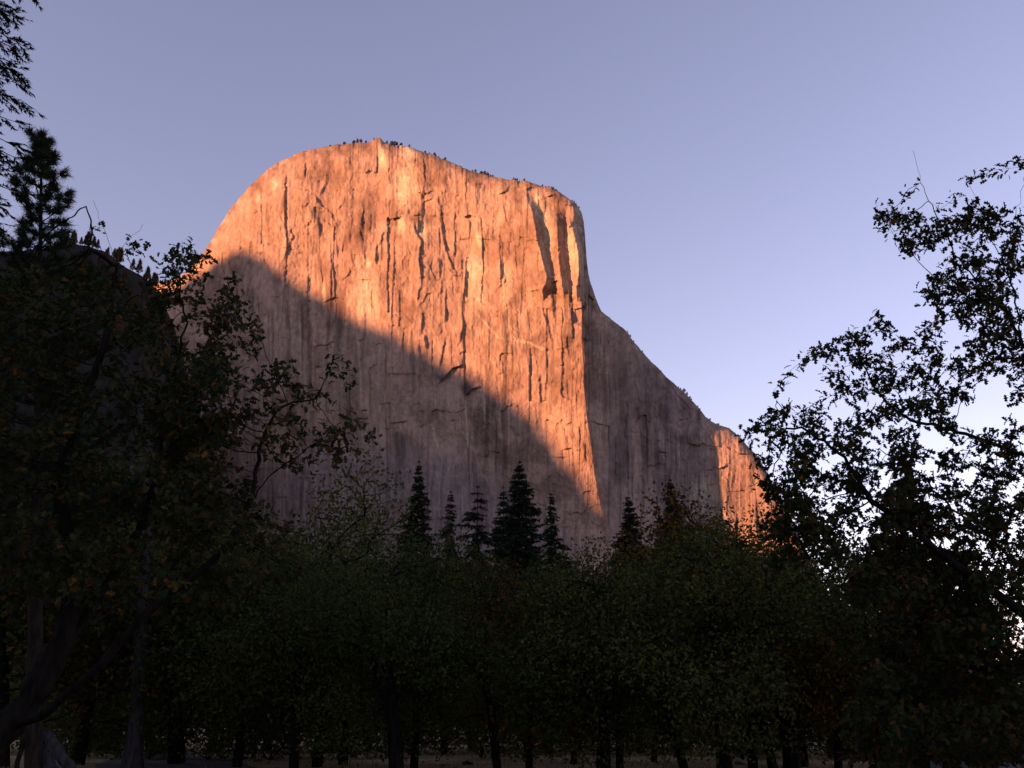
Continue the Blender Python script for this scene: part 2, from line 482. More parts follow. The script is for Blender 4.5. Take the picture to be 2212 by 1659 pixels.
def grid_faces(nr, nc):
    i = np.arange(nr - 1)[:, None] * nc + np.arange(nc - 1)[None, :]
    return np.stack([i, i + nc, i + nc + 1, i + 1], -1).reshape(-1, 4)


def add_tone(me, C):
    at_ = me.attributes.new('tone', 'FLOAT_COLOR', 'POINT')
    at_.data.foreach_set('color', np.concatenate([C, np.ones((len(C), 1))], 1).astype(np.float32).ravel())


def build_cliff():
    fine = np.linspace(282, 1855, 4000)
    dens = 1 + 1.6 * np.exp(-((fine - 1275) / 32) ** 2) - 0.55 * (fine > 1660) - 0.4 * (fine < 440)
    cum = np.cumsum(dens); cum = (cum - cum[0]) / (cum[-1] - cum[0])
    NC, NR = 960, 660
    a1 = np.interp(np.linspace(0, 1, NC), cum, fine)
    top = np.interp(a1, TOP[:, 0], TOP[:, 1]) + 1.8 * fbm(a1 / 11, a1 * 0, 4, 61, .65) + 3.4 * (_h(np.floor(a1 / 13 + .6 * vn(a1 / 9, a1 * 0, 63)), a1 * 0, 64) - .5) * np.interp(a1, [600, 760, 1260, 1300], [.3, 1, 1, .6]) - 4.5 * np.exp(-((a1 - 816) / 9) ** 4) 
    t = np.linspace(0, 1, NR)
    t = np.where(t < 0.9, t / 0.9, 1.0)
    tt = np.linspace(0, 1, NR)
    a = np.repeat(a1[None, :], NR, 0)
    vis_bot = np.maximum(1215.0, top + 60)
    q = np.clip(tt / 0.92, 0, 1)[:, None]; q2 = np.clip((tt - 0.92) / 0.08, 0, 1)[:, None]
    b = top[None, :] + (vis_bot - top)[None, :] * q + (1585 - vis_bot)[None, :] * q2
    Y = wall_depth(a, b)
    w = np.interp(a1, [300, 450, 600, 760, 950, 1150, 1235, 1262, 1300, 1500, 1700], [60, 90, 80, 46, 40, 32, 26, 16, 22, 34, 40])[None, :]
    qq = np.clip((b - top[None, :]) / w, 0, 1)
    Y = Y + w * 0.72 * (1 - np.sqrt(np.maximum(1 - (1 - qq) ** 2, 0)))
    D, wx, wy = relief(a, b)
    G = np.zeros_like(a)
    apron = smooth((b - np.interp(a, [450, 700, 980, 1180, 1330], [1020, 900, 930, 1060, 1250])) / 120) * smooth((1335 - a) / 70)
    D = D * (1 - 0.55 * apron)
    features(a, b, D, G)
    D *= 0.35 + 0.65 * smooth(qq * 1.4)
    # ---- rock colour
    T = 1 + .22 * fbm(wx / 70, wy / 150, 3, 71) + .18 * fbm(wx / 6.5, wy / 240, 4, 72) + .26 * fbm(a / 26, b / 34, 4, 73, .6) + .26 * fbm(a / 5, b / 7, 3, 74)
    base = np.array([.262, .190, .152]); brown = np.array([.150, .102, .080]); grey = np.array([.185, .152, .15]); dark = np.array([.042, .034, .035]); pale = np.array([.44, .37, .27])
    C = np.repeat(base[None, None, :], a.shape[0], 0); C = np.repeat(C, a.shape[1], 1)
    mixc = lambda C, c, f: C + (c - C) * f[..., None]
    bp_ = smooth((fbm(wx / 55 + 3, wy / 75, 4, 75) + 0.02) / 0.35) * 0.7
    C = mixc(C, brown, bp_ * (1 - .6 * apron))
    rimf = smooth(1 - (b - top[None, :]) / 34) * smooth((fbm(a / 14, b / 10, 3, 76) + .35) / .5)
    C = mixc(C, np.array([.10, .08, .058]), rimf * 0.6)
    C = mixc(C, grey, np.clip(apron * 0.85 + 0.25 * smooth((a - 1300) / 30), 0, 1))
    P = np.zeros_like(a)
    for c, rx, ry, k in [(c1(1740, 260), 9, 20, .9), (c1(1950, 520), 26, 62, .7), (c1(1880, 570), 7, 12, 1), (c1(1905, 860), 9, 24, .9), (c1(1990, 230), 22, 16, .6),
                         (c2(1245, 670), 13, 26, .9), (c2(1300, 950), 18, 90, .5), (c2(1520, 1050), 14, 60, .45), (c2(720, 980), 12, 22, .6), (c2(240, 900), 16, 30, .5),
                         (c1(1630, 1180), 7, 14, .8), (c1(1250, 1400), 4, 30, .6), (c2(700, 1300), 26, 90, .45), (c2(950, 1400), 12, 70, .45), (c1(1640, 1500), 24, 60, .5),
                         (c1(830, 490), 8, 16, .5), (c1(690, 580), 10, 16, .4), (c4(1250, 1200), 40, 40, .35)]:
        P = np.maximum(P, min(1, k * 1.2) * ell(wx, wy, c, rx * 1.5, ry * 1.35, .9))
    for pts, wd, k in [([c3(1620, 790), c3(1632, 1000), c3(1640, 1190)], 2.2, .9), ([c3(1772, 740), c3(1790, 1010)], 2.0, .6), ([c3(700, 260), c3(730, 860)], 3.0, .35),
                       ([c3(200, 40), c3(210, 480)], 2.0, .5), ([c3(1330, 1000), c3(1400, 1260)], 3, .4), ([c3(1690, 20), c3(1900, 250), c3(2150, 300)], 2.5, .5),
                       ([c4(0, 200), c4(100, 225), c4(190, 270)], 3, .5), ([c4(940, 640), c4(960, 900)], 5, .3), ([c4(1080, 900), c4(1100, 1060)], 6, .3)]:
        p = np.array(pts)
        for k2_ in range(len(p) - 1):
            v_ = p[k2_ + 1] - p[k2_]; L2 = (v_ ** 2).sum()
            s_ = np.clip(((a - p[k2_, 0]) * v_[0] + (b - p[k2_, 1]) * v_[1]) / L2, 0, 1)
            d_ = np.hypot(a - p[k2_, 0] - s_ * v_[0], b - p[k2_, 1] - s_ * v_[1])
            P = np.maximum(P, k * np.exp(-(d_ / wd) ** 2))
    C = mixc(C, pale, P)
    S = np.zeros_like(a)
    for c, rx, ry, k in [(c3(540, 180), 11, 95, .65), (c3(440, 120), 5, 90, .5), (c3(285, 420), 7, 130, .5), (c3(220, 260), 4, 90, .5), (c3(1170, 420), 6, 80, .45), (c3(1420, 600), 22, 12, .7),
                         (c3(1620, 660), 16, 20, .75), (c3(1710, 630), 14, 12, .4), (c4(690, 980), 32, 95, .62), (c4(650, 800), 18, 60, .4), (c4(720, 420), 16, 80, .35), (c4(1000, 650), 22, 40, .3),
                         (c4(1130, 650), 14, 60, .4), (c4(600, 560), 7, 150, .4), (c4(1180, 860), 8, 50, .3), (c1(1560, 870), 8, 40, .5), (c1(1200, 780), 10, 30, .4), (c3(100, 500), 10, 90, .35),
                         (c1(850, 1330), 14, 60, .35), (c1(620, 1250), 10, 60, .3), (c1(1400, 1650), 12, 60, .4), (c4(50, 800), 40, 40, .25)]:
        S = np.maximum(S, k * ell(wx + 2 * fbm(a / 3, b / 40, 2, 77), wy, c, rx * 1.25, ry * 1.2, .8))
    streak = smooth((fbm(wx / 5, wy / 330, 3, 78) - .12) / .3) * smooth((fbm(wx / 60, wy / 120, 2, 79) + .1) / .4)
    S = np.maximum(S, streak * .5 * np.where(b > 640, 1, .25))
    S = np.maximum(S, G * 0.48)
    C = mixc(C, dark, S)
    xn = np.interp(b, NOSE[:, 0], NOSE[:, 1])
    C = mixc(C, C * np.array([.86, .92, 1.04]), smooth((a - xn - 1) / 4) * smooth((1556 - a) / 40))   # darker diorite right of the prow, the wall's shade painted in with it
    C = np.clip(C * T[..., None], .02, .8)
    V = at(a, b, Y - D).reshape(NR, NC, 3)
    # plateau behind the rim, and the ends
    NB = 14
    back = []
    for k in range(NB, 0, -1):
        Z = V[0].copy()
        dist = 6 * k ** 2
        Z[:, 0] *= (Z[:, 1] + dist) / Z[:, 1]
        Z[:, 1] += dist
        Z[:, 2] += np.minimum(dist * .16, 30) + 2.2 * fbm(Z[:, 0] / 25, Z[:, 1] / 25, 3, 81) * min(1, k / 3) - max(0, dist - 200) * 0.15
        back.append(Z)
    Vall = np.concatenate([np.array(back), V], 0)
    Call = np.concatenate([np.repeat(C[:1] * 0.8, NB, 0), C], 0)
    nr = Vall.shape[0]
    me = mesh_np('cliff', Vall.reshape(-1, 3), grid_faces(nr, NC), M_ROCK)
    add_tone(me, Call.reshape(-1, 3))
    o = link('cliff', me)
    tag(o, 'huge sheer granite cliff glowing orange above a diagonal shadow', kind='structure')
    return V[0], a1, top


RIM, RIM_A, RIM_B = build_cliff()

# ------------------------------------------------------------------ dark wooded shoulder at the left foot of the cliff
def build_shoulder():
    pts = np.array([(-420, 560), (-150, 550), (0, 545), (100, 535), (160, 528), (193, 531), (239, 550), (270, 577), (300, 592), (322, 607), (345, 640), (375, 700), (400, 790), (430, 900), (470, 1060), (520, 1250), (560, 1400)], float)
    NC, NR = 220, 190
    a1 = np.linspace(-420, 558, NC)
    top = np.interp(a1, pts[:, 0], pts[:, 1]) + 3 * fbm(a1 / 16, a1 * 0, 4, 91)
    t = np.linspace(0, 1, NR)[:, None]
    b = top[None, :] + (1600 - top)[None, :] * t
    a = np.repeat(a1[None, :], NR, 0)
    q = np.clip((b - top[None, :]) / 120, 0, 1)
    Y = 1060 + (a1[None, :] + 100) * 0.16 - (b - 500) * 0.30 + 70 * (1 - np.sqrt(np.maximum(1 - (1 - q) ** 2, 0))) + np.maximum(a - 300, 0) * .5
    D, wx, wy = relief(a, b, 1.6)
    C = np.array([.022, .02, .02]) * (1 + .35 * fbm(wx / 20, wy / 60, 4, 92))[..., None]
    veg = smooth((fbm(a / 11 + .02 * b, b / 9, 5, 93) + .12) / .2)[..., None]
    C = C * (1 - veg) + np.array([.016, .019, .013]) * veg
    V = at(a, b, Y - D).reshape(NR, NC, 3)
    back = []
    for k in range(8, 0, -1):
        Z = V[0].copy(); d = 8 * k ** 2
        Z[:, 0] *= (Z[:, 1] + d) / Z[:, 1]; Z[:, 0] -= .3 * d; Z[:, 1] += d; Z[:, 2] += d * .1
        back.append(Z)
    Va = np.concatenate([np.array(back), V], 0); Ca = np.concatenate([np.repeat(C[:1], 8, 0), C], 0)
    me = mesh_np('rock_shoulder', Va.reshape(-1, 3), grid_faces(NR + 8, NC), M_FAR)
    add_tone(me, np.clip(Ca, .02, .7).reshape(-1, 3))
    tag(link('hillside', me), 'dark rocky hillside in shadow left of the great cliff', kind='structure')
    return V


SHOULDER_RIM = build_shoulder()

# ------------------------------------------------------------------ the mountain range behind and left of the camera whose shadow climbs the cliff
def build_range():
    EDGE = np.array([(395, 606), (440, 580), (470, 562), (505, 548), (540, 539), (562, 556), (600, 586), (640, 617), (700, 652), (750, 686), (800, 708), (850, 727),
                     (920, 752), (960, 776), (1000, 796), (1080, 846), (1130, 880), (1190, 945), (1230, 1000), (1260, 1026), (1282, 1064), (1296, 1092)], float)
    P = at(EDGE[:, 0], EDGE[:, 1], wall_depth(EDGE[:, 0], EDGE[:, 1]))
    w = P[:, :2] @ WH; s = P[:, :2] @ DH
    SQ = -2500.0
    z = P[:, 2] + (s - SQ) * math.tan(SUN_EL)
    o = np.argsort(w); w = w[o]; z = z[o]
    W0 = np.concatenate([[-4200, -2600, w[0] - 500, w[0] - 120], w, [w[-1] + 40, w[-1] + 90, w[-1] + 220, w[-1] + 420, 0, 1500, 4000]])
    Z0 = np.concatenate([[250, 420, z[0] - 120, z[0] - 20], z, [z[-1] - 10, z[-1] + 0, z[-1] + 160, z[-1] + 330, 1080, 900, 700]])
    wc = np.concatenate([np.linspace(-4200, w[0] - 150, 60), np.linspace(w[0] - 145, w[-1] + 100, 240), np.linspace(w[-1] + 110, 4000, 110)])
    zc = np.interp(wc, W0, Z0) + 11 * fbm(wc / 30, wc * 0, 4, 101)
    rr = np.concatenate([-np.linspace(1, 0, 26)[:-1] ** 1.6 * 2200, [0], np.linspace(0, 1, 26)[1:] ** 1.6 * 2200])
    Wg, Rg = np.meshgrid(wc, rr)
    fall = np.abs(Rg)
    H = zc[None, :] - fall * 0.62 - 60 * (1 - np.exp(-fall / 80)) + np.minimum(fall / 300, 1) * 120 * fbm(Wg / 240, Rg / 240, 4, 102)
    H = np.maximum(H, -5 + 0 * H)
    XY = Wg[..., None] * WH + (SQ + Rg)[..., None] * DH
    V = np.concatenate([XY, H[..., None]], -1)
    C = np.array([.34, .31, .29]) * (1 + .3 * fbm(Wg / 90, Rg / 90, 4, 103))[..., None]
    me = mesh_np('mountain_range', V.reshape(-1, 3), grid_faces(len(rr), len(wc)), M_FAR)
    add_tone(me, np.clip(C, .05, .7).reshape(-1, 3))
    tag(link('mountain_range', me), kind='structure')


build_range()

# ------------------------------------------------------------------ tree building
LEAF_OUT = [(0.0, 0.0), (0.05, 0.10), (0.27, 0.20), (0.10, 0.36), (0.37, 0.53), (0.13, 0.66), (0.25, 0.84), (0.0, 1.0)]


def leaf_template(lobed=True, fold=0.35, curl=0.35):
    if lobed:
        o = LEAF_OUT
        V = []; Q = []
        for side in (1, -1):
            b0 = len(V)
            for x, y in o:
                V.append((0, y, -curl * (y - .35) ** 2))
                V.append((side * x, y + .06 * (x > .2), fold * x - curl * (y - .35) ** 2))
            for i in range(len(o) - 1):
                k = b0 + 2 * i
                Q.append((k, k + 1, k + 3, k + 2) if side > 0 else (k, k + 2, k + 3, k + 1))
        # weld the two midribs so that one leaf is one island
        V = np.array(V); Q = np.array(Q)
        n = len(o) * 2
        mp = np.arange(len(V))
        for i in range(len(o)): mp[n + 2 * i] = 2 * i
        mp[1] = 0; mp[n + 1] = 0; mp[n - 1] = n - 2; mp[2 * n - 1] = n - 2
        Q = mp[Q]
        return V, Q
    V = np.array([(0, 0, 0), (.3, .45, .1), (0, .55, -.02), (-.3, .45, .1), (0.0, 1, -.1)], float)
    return V, np.array([(0, 1, 2, 2), (0, 2, 3, 3), (2, 1, 4, 4), (3, 2, 4, 4)])


def frames(dirs, ups):
    d = dirs / np.maximum(np.linalg.norm(dirs, axis=1, keepdims=True), 1e-9)
    u = ups - (ups * d).sum(1, keepdims=True) * d
    u /= np.maximum(np.linalg.norm(u, axis=1, keepdims=True), 1e-9)
    x = np.cross(d, u)
    return np.stack([x, d, u], -1)          # columns: side, along, normal


def scatter(T, Q, pos, Rm, size):
    """copies of a small template: vertices and faces of all of them"""
    n, k = len(pos), len(T)
    V = np.einsum('nij,kj->nki', Rm, T) * size[:, None, None] + pos[:, None, :]
    F = (Q[None] + (np.arange(n) * k)[:, None, None]).reshape(-1, Q.shape[1])
    return V.reshape(-1, 3), F


def clean_faces(F):
    """quads with a repeated corner become triangles"""
    F = np.asarray(F)
    if F.shape[1] == 3: return [F]
    rep = (F == np.roll(F, -1, 1))
    bad = rep.any(1)
    out = [F[~bad]]
    fb = F[bad]
    if len(fb):
        r = rep[bad].argmax(1)
        tri = np.stack([fb[np.arange(len(fb)), (r + j) % 4] for j in (1, 2, 3)], 1)
        ok = (tri[:, 0] != tri[:, 1]) & (tri[:, 1] != tri[:, 2]) & (tri[:, 0] != tri[:, 2])
        out.append(tri[ok])
    return out


class Tubes:
    def __init__(self): self.V = []; self.F = []; self.n = 0

    def add(self, pts, rad, sides=5, cap=True):
        P = np.asarray(pts, float); r = np.asarray(rad, float)
        if len(P) < 2: return
        T = np.gradient(P, axis=0); T /= np.maximum(np.linalg.norm(T, axis=1, keepdims=True), 1e-9)
        ref = np.array([0.31, 0.21, 0.93])
        u = np.cross(T, ref); u /= np.maximum(np.linalg.norm(u, axis=1, keepdims=True), 1e-9)
        v = np.cross(T, u)
        an = np.arange(sides) * 2 * np.pi / sides
        ring = P[:, None, :] + r[:, None, None] * (np.cos(an)[None, :, None] * u[:, None, :] + np.sin(an)[None, :, None] * v[:, None, :])
        m = len(P)
        i = np.arange(m - 1)[:, None] * sides + np.arange(sides)[None, :]
        j = np.arange(m - 1)[:, None] * sides + (np.arange(sides)[None, :] + 1) % sides
        F = np.stack([i, j, j + sides, i + sides], -1).reshape(-1, 4) + self.n
        self.V.append(ring.reshape(-1, 3)); self.F.append(F); self.n += m * sides

    def mesh(self, name, mat, smooth=True):
        return mesh_np(name, np.concatenate(self.V), np.concatenate(self.F), mat, smooth)


def colonize(nodes, parents, attr, step, infl, kill, iters=120, grav=0.0, seed=1, wob=0.35):
    """space colonization: grow the skeleton towards the attraction points"""
    rg = np.random.default_rng(seed)
    nodes = [np.array(p, float) for p in nodes]; parents = list(parents)
    alive = np.ones(len(attr), bool)
    for it in range(iters):
        kd = kdtree.KDTree(len(nodes))
        for i, p in enumerate(nodes): kd.insert(p, i)
        kd.balance()
        acc = {}
        idx = np.nonzero(alive)[0]
        if len(idx) == 0: break
        for k in idx:
            co, i, d = kd.find(attr[k])
            if d < kill: alive[k] = False; continue
            if d < infl or it < 60:
                v = (attr[k] - nodes[i]) / d
                acc.setdefault(i, []).append(v)
        if not acc: break
        grew = 0
        for i, vs in acc.items():
            v = np.mean(vs, 0) + rg.normal(0, wob, 3) * 0.6 + np.array([0, 0, grav])
            n = np.linalg.norm(v)
            if n < 1e-3: continue
            p = nodes[i] + v / n * step * rg.uniform(.75, 1.25)
            co, j, d = kd.find(p)
            if d < step * .3: continue
            nodes.append(p); parents.append(i); grew += 1
        if not grew: break
    return np.array(nodes), np.array(parents)


def pipe_radii(parents, tip, exp=2.3, minr=None):
    n = len(parents)
    a = np.zeros(n); kids = np.zeros(n, int)
    for i in range(n):
        if parents[i] >= 0: kids[parents[i]] += 1
    a[kids == 0] = tip ** exp
    for i in range(n - 1, 0, -1):
        if parents[i] >= 0: a[parents[i]] += a[i] * 1.0
    return np.maximum(a, tip ** exp) ** (1 / exp), kids


def chains(parents, r, sub):
    """split a skeleton into runs following the thickest child; sub = chosen node mask"""
    n = len(parents)
    ch = [[] for _ in range(n)]
    for i in range(n):
        if parents[i] >= 0: ch[parents[i]].append(i)
    out = []
    starts = [i for i in range(n) if sub[i] and (parents[i] < 0 or not sub[parents[i]])]
    stack = [(i, parents[i]) for i in starts]
    while stack:
        i, p = stack.pop()
        run = [p, i] if p >= 0 else [i]
        while True:
            c = [k for k in ch[run[-1]] if sub[k]]
            if not c: break
            c.sort(key=lambda k: -r[k])
            for k in c[1:]: stack.append((k, run[-1]))
            run.append(c[0])
        out.append(run)
    return out


def sides_for(r): return 9 if r > .12 else 6 if r > .03 else 4 if r > .012 else 3


def grow_oak(name, base, skeleton, attr, step, infl, kill, tip, leaf, n_tip, mat_l, lobed, trunk_r, seed, root=None, n_single=0, thr=0.05,
             extra=None, iters=140, wob=.35, jit=.06, mat_b=None, keep=None, maxbr=40):
    """an oak: trunk, branches, foliage (and single leaves); coordinates relative to its base"""
    mat_b = mat_b or M_BARK
    rg = np.random.default_rng(seed)
    nodes = []; parents = []
    for poly, link_to in skeleton:                # hand-set trunk and limbs, resampled
        p = np.asarray(poly, float) - base
        prev = -1
        if link_to is not None and nodes:
            prev = int(np.argmin(np.linalg.norm(np.array(nodes) - p[0], axis=1)))
        L = np.concatenate([[0], np.cumsum(np.linalg.norm(np.diff(p, axis=0), axis=1))])
        m = max(3, int(L[-1] / (step * 1.3)))
        s = np.linspace(0, L[-1], m)
        q = np.stack([np.interp(s, L, p[:, k]) for k in range(3)], 1)
        q[1:-1] += rg.normal(0, step * .16, (m - 2, 3))
        for k in range(m):
            if k == 0 and prev >= 0: continue
            nodes.append(q[k]); parents.append(prev); prev = len(nodes) - 1
    nsk = len(nodes)
    N, Pn = colonize(nodes, parents, attr - base, step, infl, kill, iters, 0.03, seed, wob)
    r, kids = pipe_radii(Pn, tip)
    tr = np.interp(np.arange(len(r)), [0, 1], [0, 0])
    # the trunk must be as stout as the tree really is
    sc_ = trunk_r / r[0]
    f = np.clip((r - tip * 2) / max(r[0] - tip * 2, 1e-6), 0, 1)
    r = r * (1 + (sc_ - 1) * f ** 1.5)
    # light smoothing of the zigzag
    for _ in range(2):
        avg = N.copy(); cnt = np.ones(len(N))
        for i in range(len(N)):
            if Pn[i] >= 0 and i >= nsk:
                avg[i] = avg[i] + N[Pn[i]]; cnt[i] += 1
        N = np.where((cnt > 1)[:, None], .6 * N + .4 * avg / cnt[:, None], N)
    root = root or empty(name, base)
    thick = r > thr
    thick[0] = True
    for i in range(1, len(N)):
        if thick[i] and not thick[Pn[i]]: thick[i] = False
    tb = Tubes()
    for run in chains(Pn, r, thick):
        if len(run) > 1:
            rr = r[run].copy()
            if Pn[run[1]] == run[0] and len(run) > 2 and run[0] != 0: rr[0] = min(rr[0], rr[1] * 1.15)
            for _ in range(3): rr[1:-1] = (rr[:-2] + 2 * rr[1:-1] + rr[2:]) / 4
            k0 = tb.n; sd_ = sides_for(rr.max()) + (5 if rr.max() > .12 else 0)
            pp = N[run].copy()
            for _ in range(3): pp[1:-1] = (pp[:-2] + 2 * pp[1:-1] + pp[2:]) / 4
            tb.add(pp, rr, sd_)
            if rr.max() > .1:                      # furrowed, knotty bark
                v_ = tb.V[-1].reshape(len(run), sd_, 3)
                fur = rg.normal(0, .07, (1, sd_, 1)) + rg.normal(0, .05, (len(run), sd_, 1)) + (rg.random((len(run), 1, 1)) < .12) * rg.uniform(0, .16, (len(run), sd_, 1))
                tb.V[-1] = (pp[:, None, :] + (v_ - pp[:, None, :]) * (1 + fur)).reshape(-1, 3)
    if tb.n: link('trunk', tb.mesh('trunk', mat_b), root)
    # each limb with all its twigs is one branch
    top = np.full(len(N), -1)
    for i in range(len(N)):
        if thick[i]: continue
        top[i] = i if thick[Pn[i]] else top[Pn[i]]
    ids, cnts = np.unique(top[top >= 0], return_counts=True)
    order = ids[np.argsort(-cnts)]
    groups = [[k] for k in order[:maxbr]]
    rest = list(order[maxbr:])
    if rest: groups.append(rest)
    br_of = {}
    for gi, g in enumerate(groups):
        tb = Tubes()
        msk = np.isin(top, g)
        for run in chains(Pn, r, msk):
            if len(run) > 1:
                rr = r[run].copy(); rr[0] = min(rr[0], rr[1] * 1.1)
                tb.add(N[run], rr, sides_for(rr.max()))
        if tb.n:
            o = link('branch' if gi < maxbr else 'twigs', tb.mesh('branch', mat_b), root)
            if gi >= maxbr: o['kind'] = 'stuff'
            for k in g: br_of[int(k)] = o
    # leaves in rosettes at the tips, a few further back
    par = np.where(Pn >= 0, Pn, 0)
    dirn = N - N[par]
    pos = []; dr = []; own = []
    tips = np.nonzero((kids == 0) & (np.arange(len(N)) >= nsk))[0]
    back = np.nonzero((kids == 1) & (r < tip * 2.2) & (np.arange(len(N)) >= nsk))[0]
    for arr, cnt in ((tips, n_tip), (back, max(1, n_tip // 3))):
        for i in arr:
            k = rg.poisson(cnt)
            if k == 0: continue
            d = dirn[i] / (np.linalg.norm(dirn[i]) + 1e-9)
            v = d * .55 + rg.normal(0, .75, (k, 3)) + np.array([0, 0, -.12])
            pos.append(N[i] + rg.normal(0, jit, (k, 3))); dr.append(v); own.append(np.full(k, top[i]))
    if extra is not None:
        pos.append(np.asarray(extra) - base); dr.append(rg.normal(0, 1, (len(extra), 3)) + np.array([0, 0, -.5]))
    pos = np.concatenate(pos); dr = np.concatenate(dr); own = np.concatenate(own)
    if keep is not None:
        m = keep(pos + base, rg); pos = pos[m]; dr = dr[m]; own = own[m]
    up = rg.normal(0, .7, pos.shape) + np.array([0, -.2, .8])
    Rm = frames(dr, up)
    size = leaf * rg.uniform(.65, 1.25, len(pos))
    T, Q = leaf_template(lobed)
    single = np.zeros(len(pos), bool)
    if n_single:                                   # the leaves that show largest stand as leaves of their own
        Wp = pos + base - np.array([0, 0, CAMZ])
        zc = Wp[:, 1] * CP + Wp[:, 2] * SP
        u = Wp[:, 0] / zc * FPX + 1106; v = 829.5 - (Wp[:, 2] * CP - Wp[:, 1] * SP) / zc * FPX
        tx = Rm[:, :, 2]
        face = np.abs((tx * (Wp / np.linalg.norm(Wp, axis=1, keepdims=True))).sum(1))
        score = size / zc * (0.4 + face) * ((u > 15) & (u < 2197) & (v > 15) & (v < 1250))
        # one per little patch of the picture first, so that they are not all hidden behind each other
        single[np.argsort(-score)[:n_single]] = True
        lm = mesh_np('leaf', T, clean_faces(Q), mat_l)
        for i in np.nonzero(single)[0]:
            o = link('leaf', lm, br_of.get(int(own[i]), root))
            o.matrix_basis = Matrix.Translation(Vector(pos[i])) @ Matrix(Rm[i].tolist()).to_4x4() @ Matrix.Scale(float(size[i]), 4)
    V, F = scatter(T, Q, pos[~single], Rm[~single], size[~single])
    fo = link('foliage', mesh_np('foliage', V, clean_faces(F), mat_l), root)
    fo['kind'] = 'stuff'
    return root


def px_clusters(cl, per, rg, dz=.8):
    """attraction points from leafy clumps given as (x, y, rx, ry, distance)"""
    out = []
    for x, y, rx, ry, Y in cl:
        k = max(2, int(per * rx * ry / 1600))
        d = rg.normal(0, 1, (k, 3)); d /= np.linalg.norm(d, axis=1, keepdims=True); d *= rg.uniform(0, 1, (k, 1)) ** (1 / 3)
        out.append(at(x + d[:, 0] * rx, y + d[:, 1] * ry, Y + d[:, 2] * max(rx, 25) / 50 * dz * .5))
    return np.concatenate(out)


def poly_px(pts): return np.concatenate([at([p[0]], [p[1]], p[2]) for p in pts])

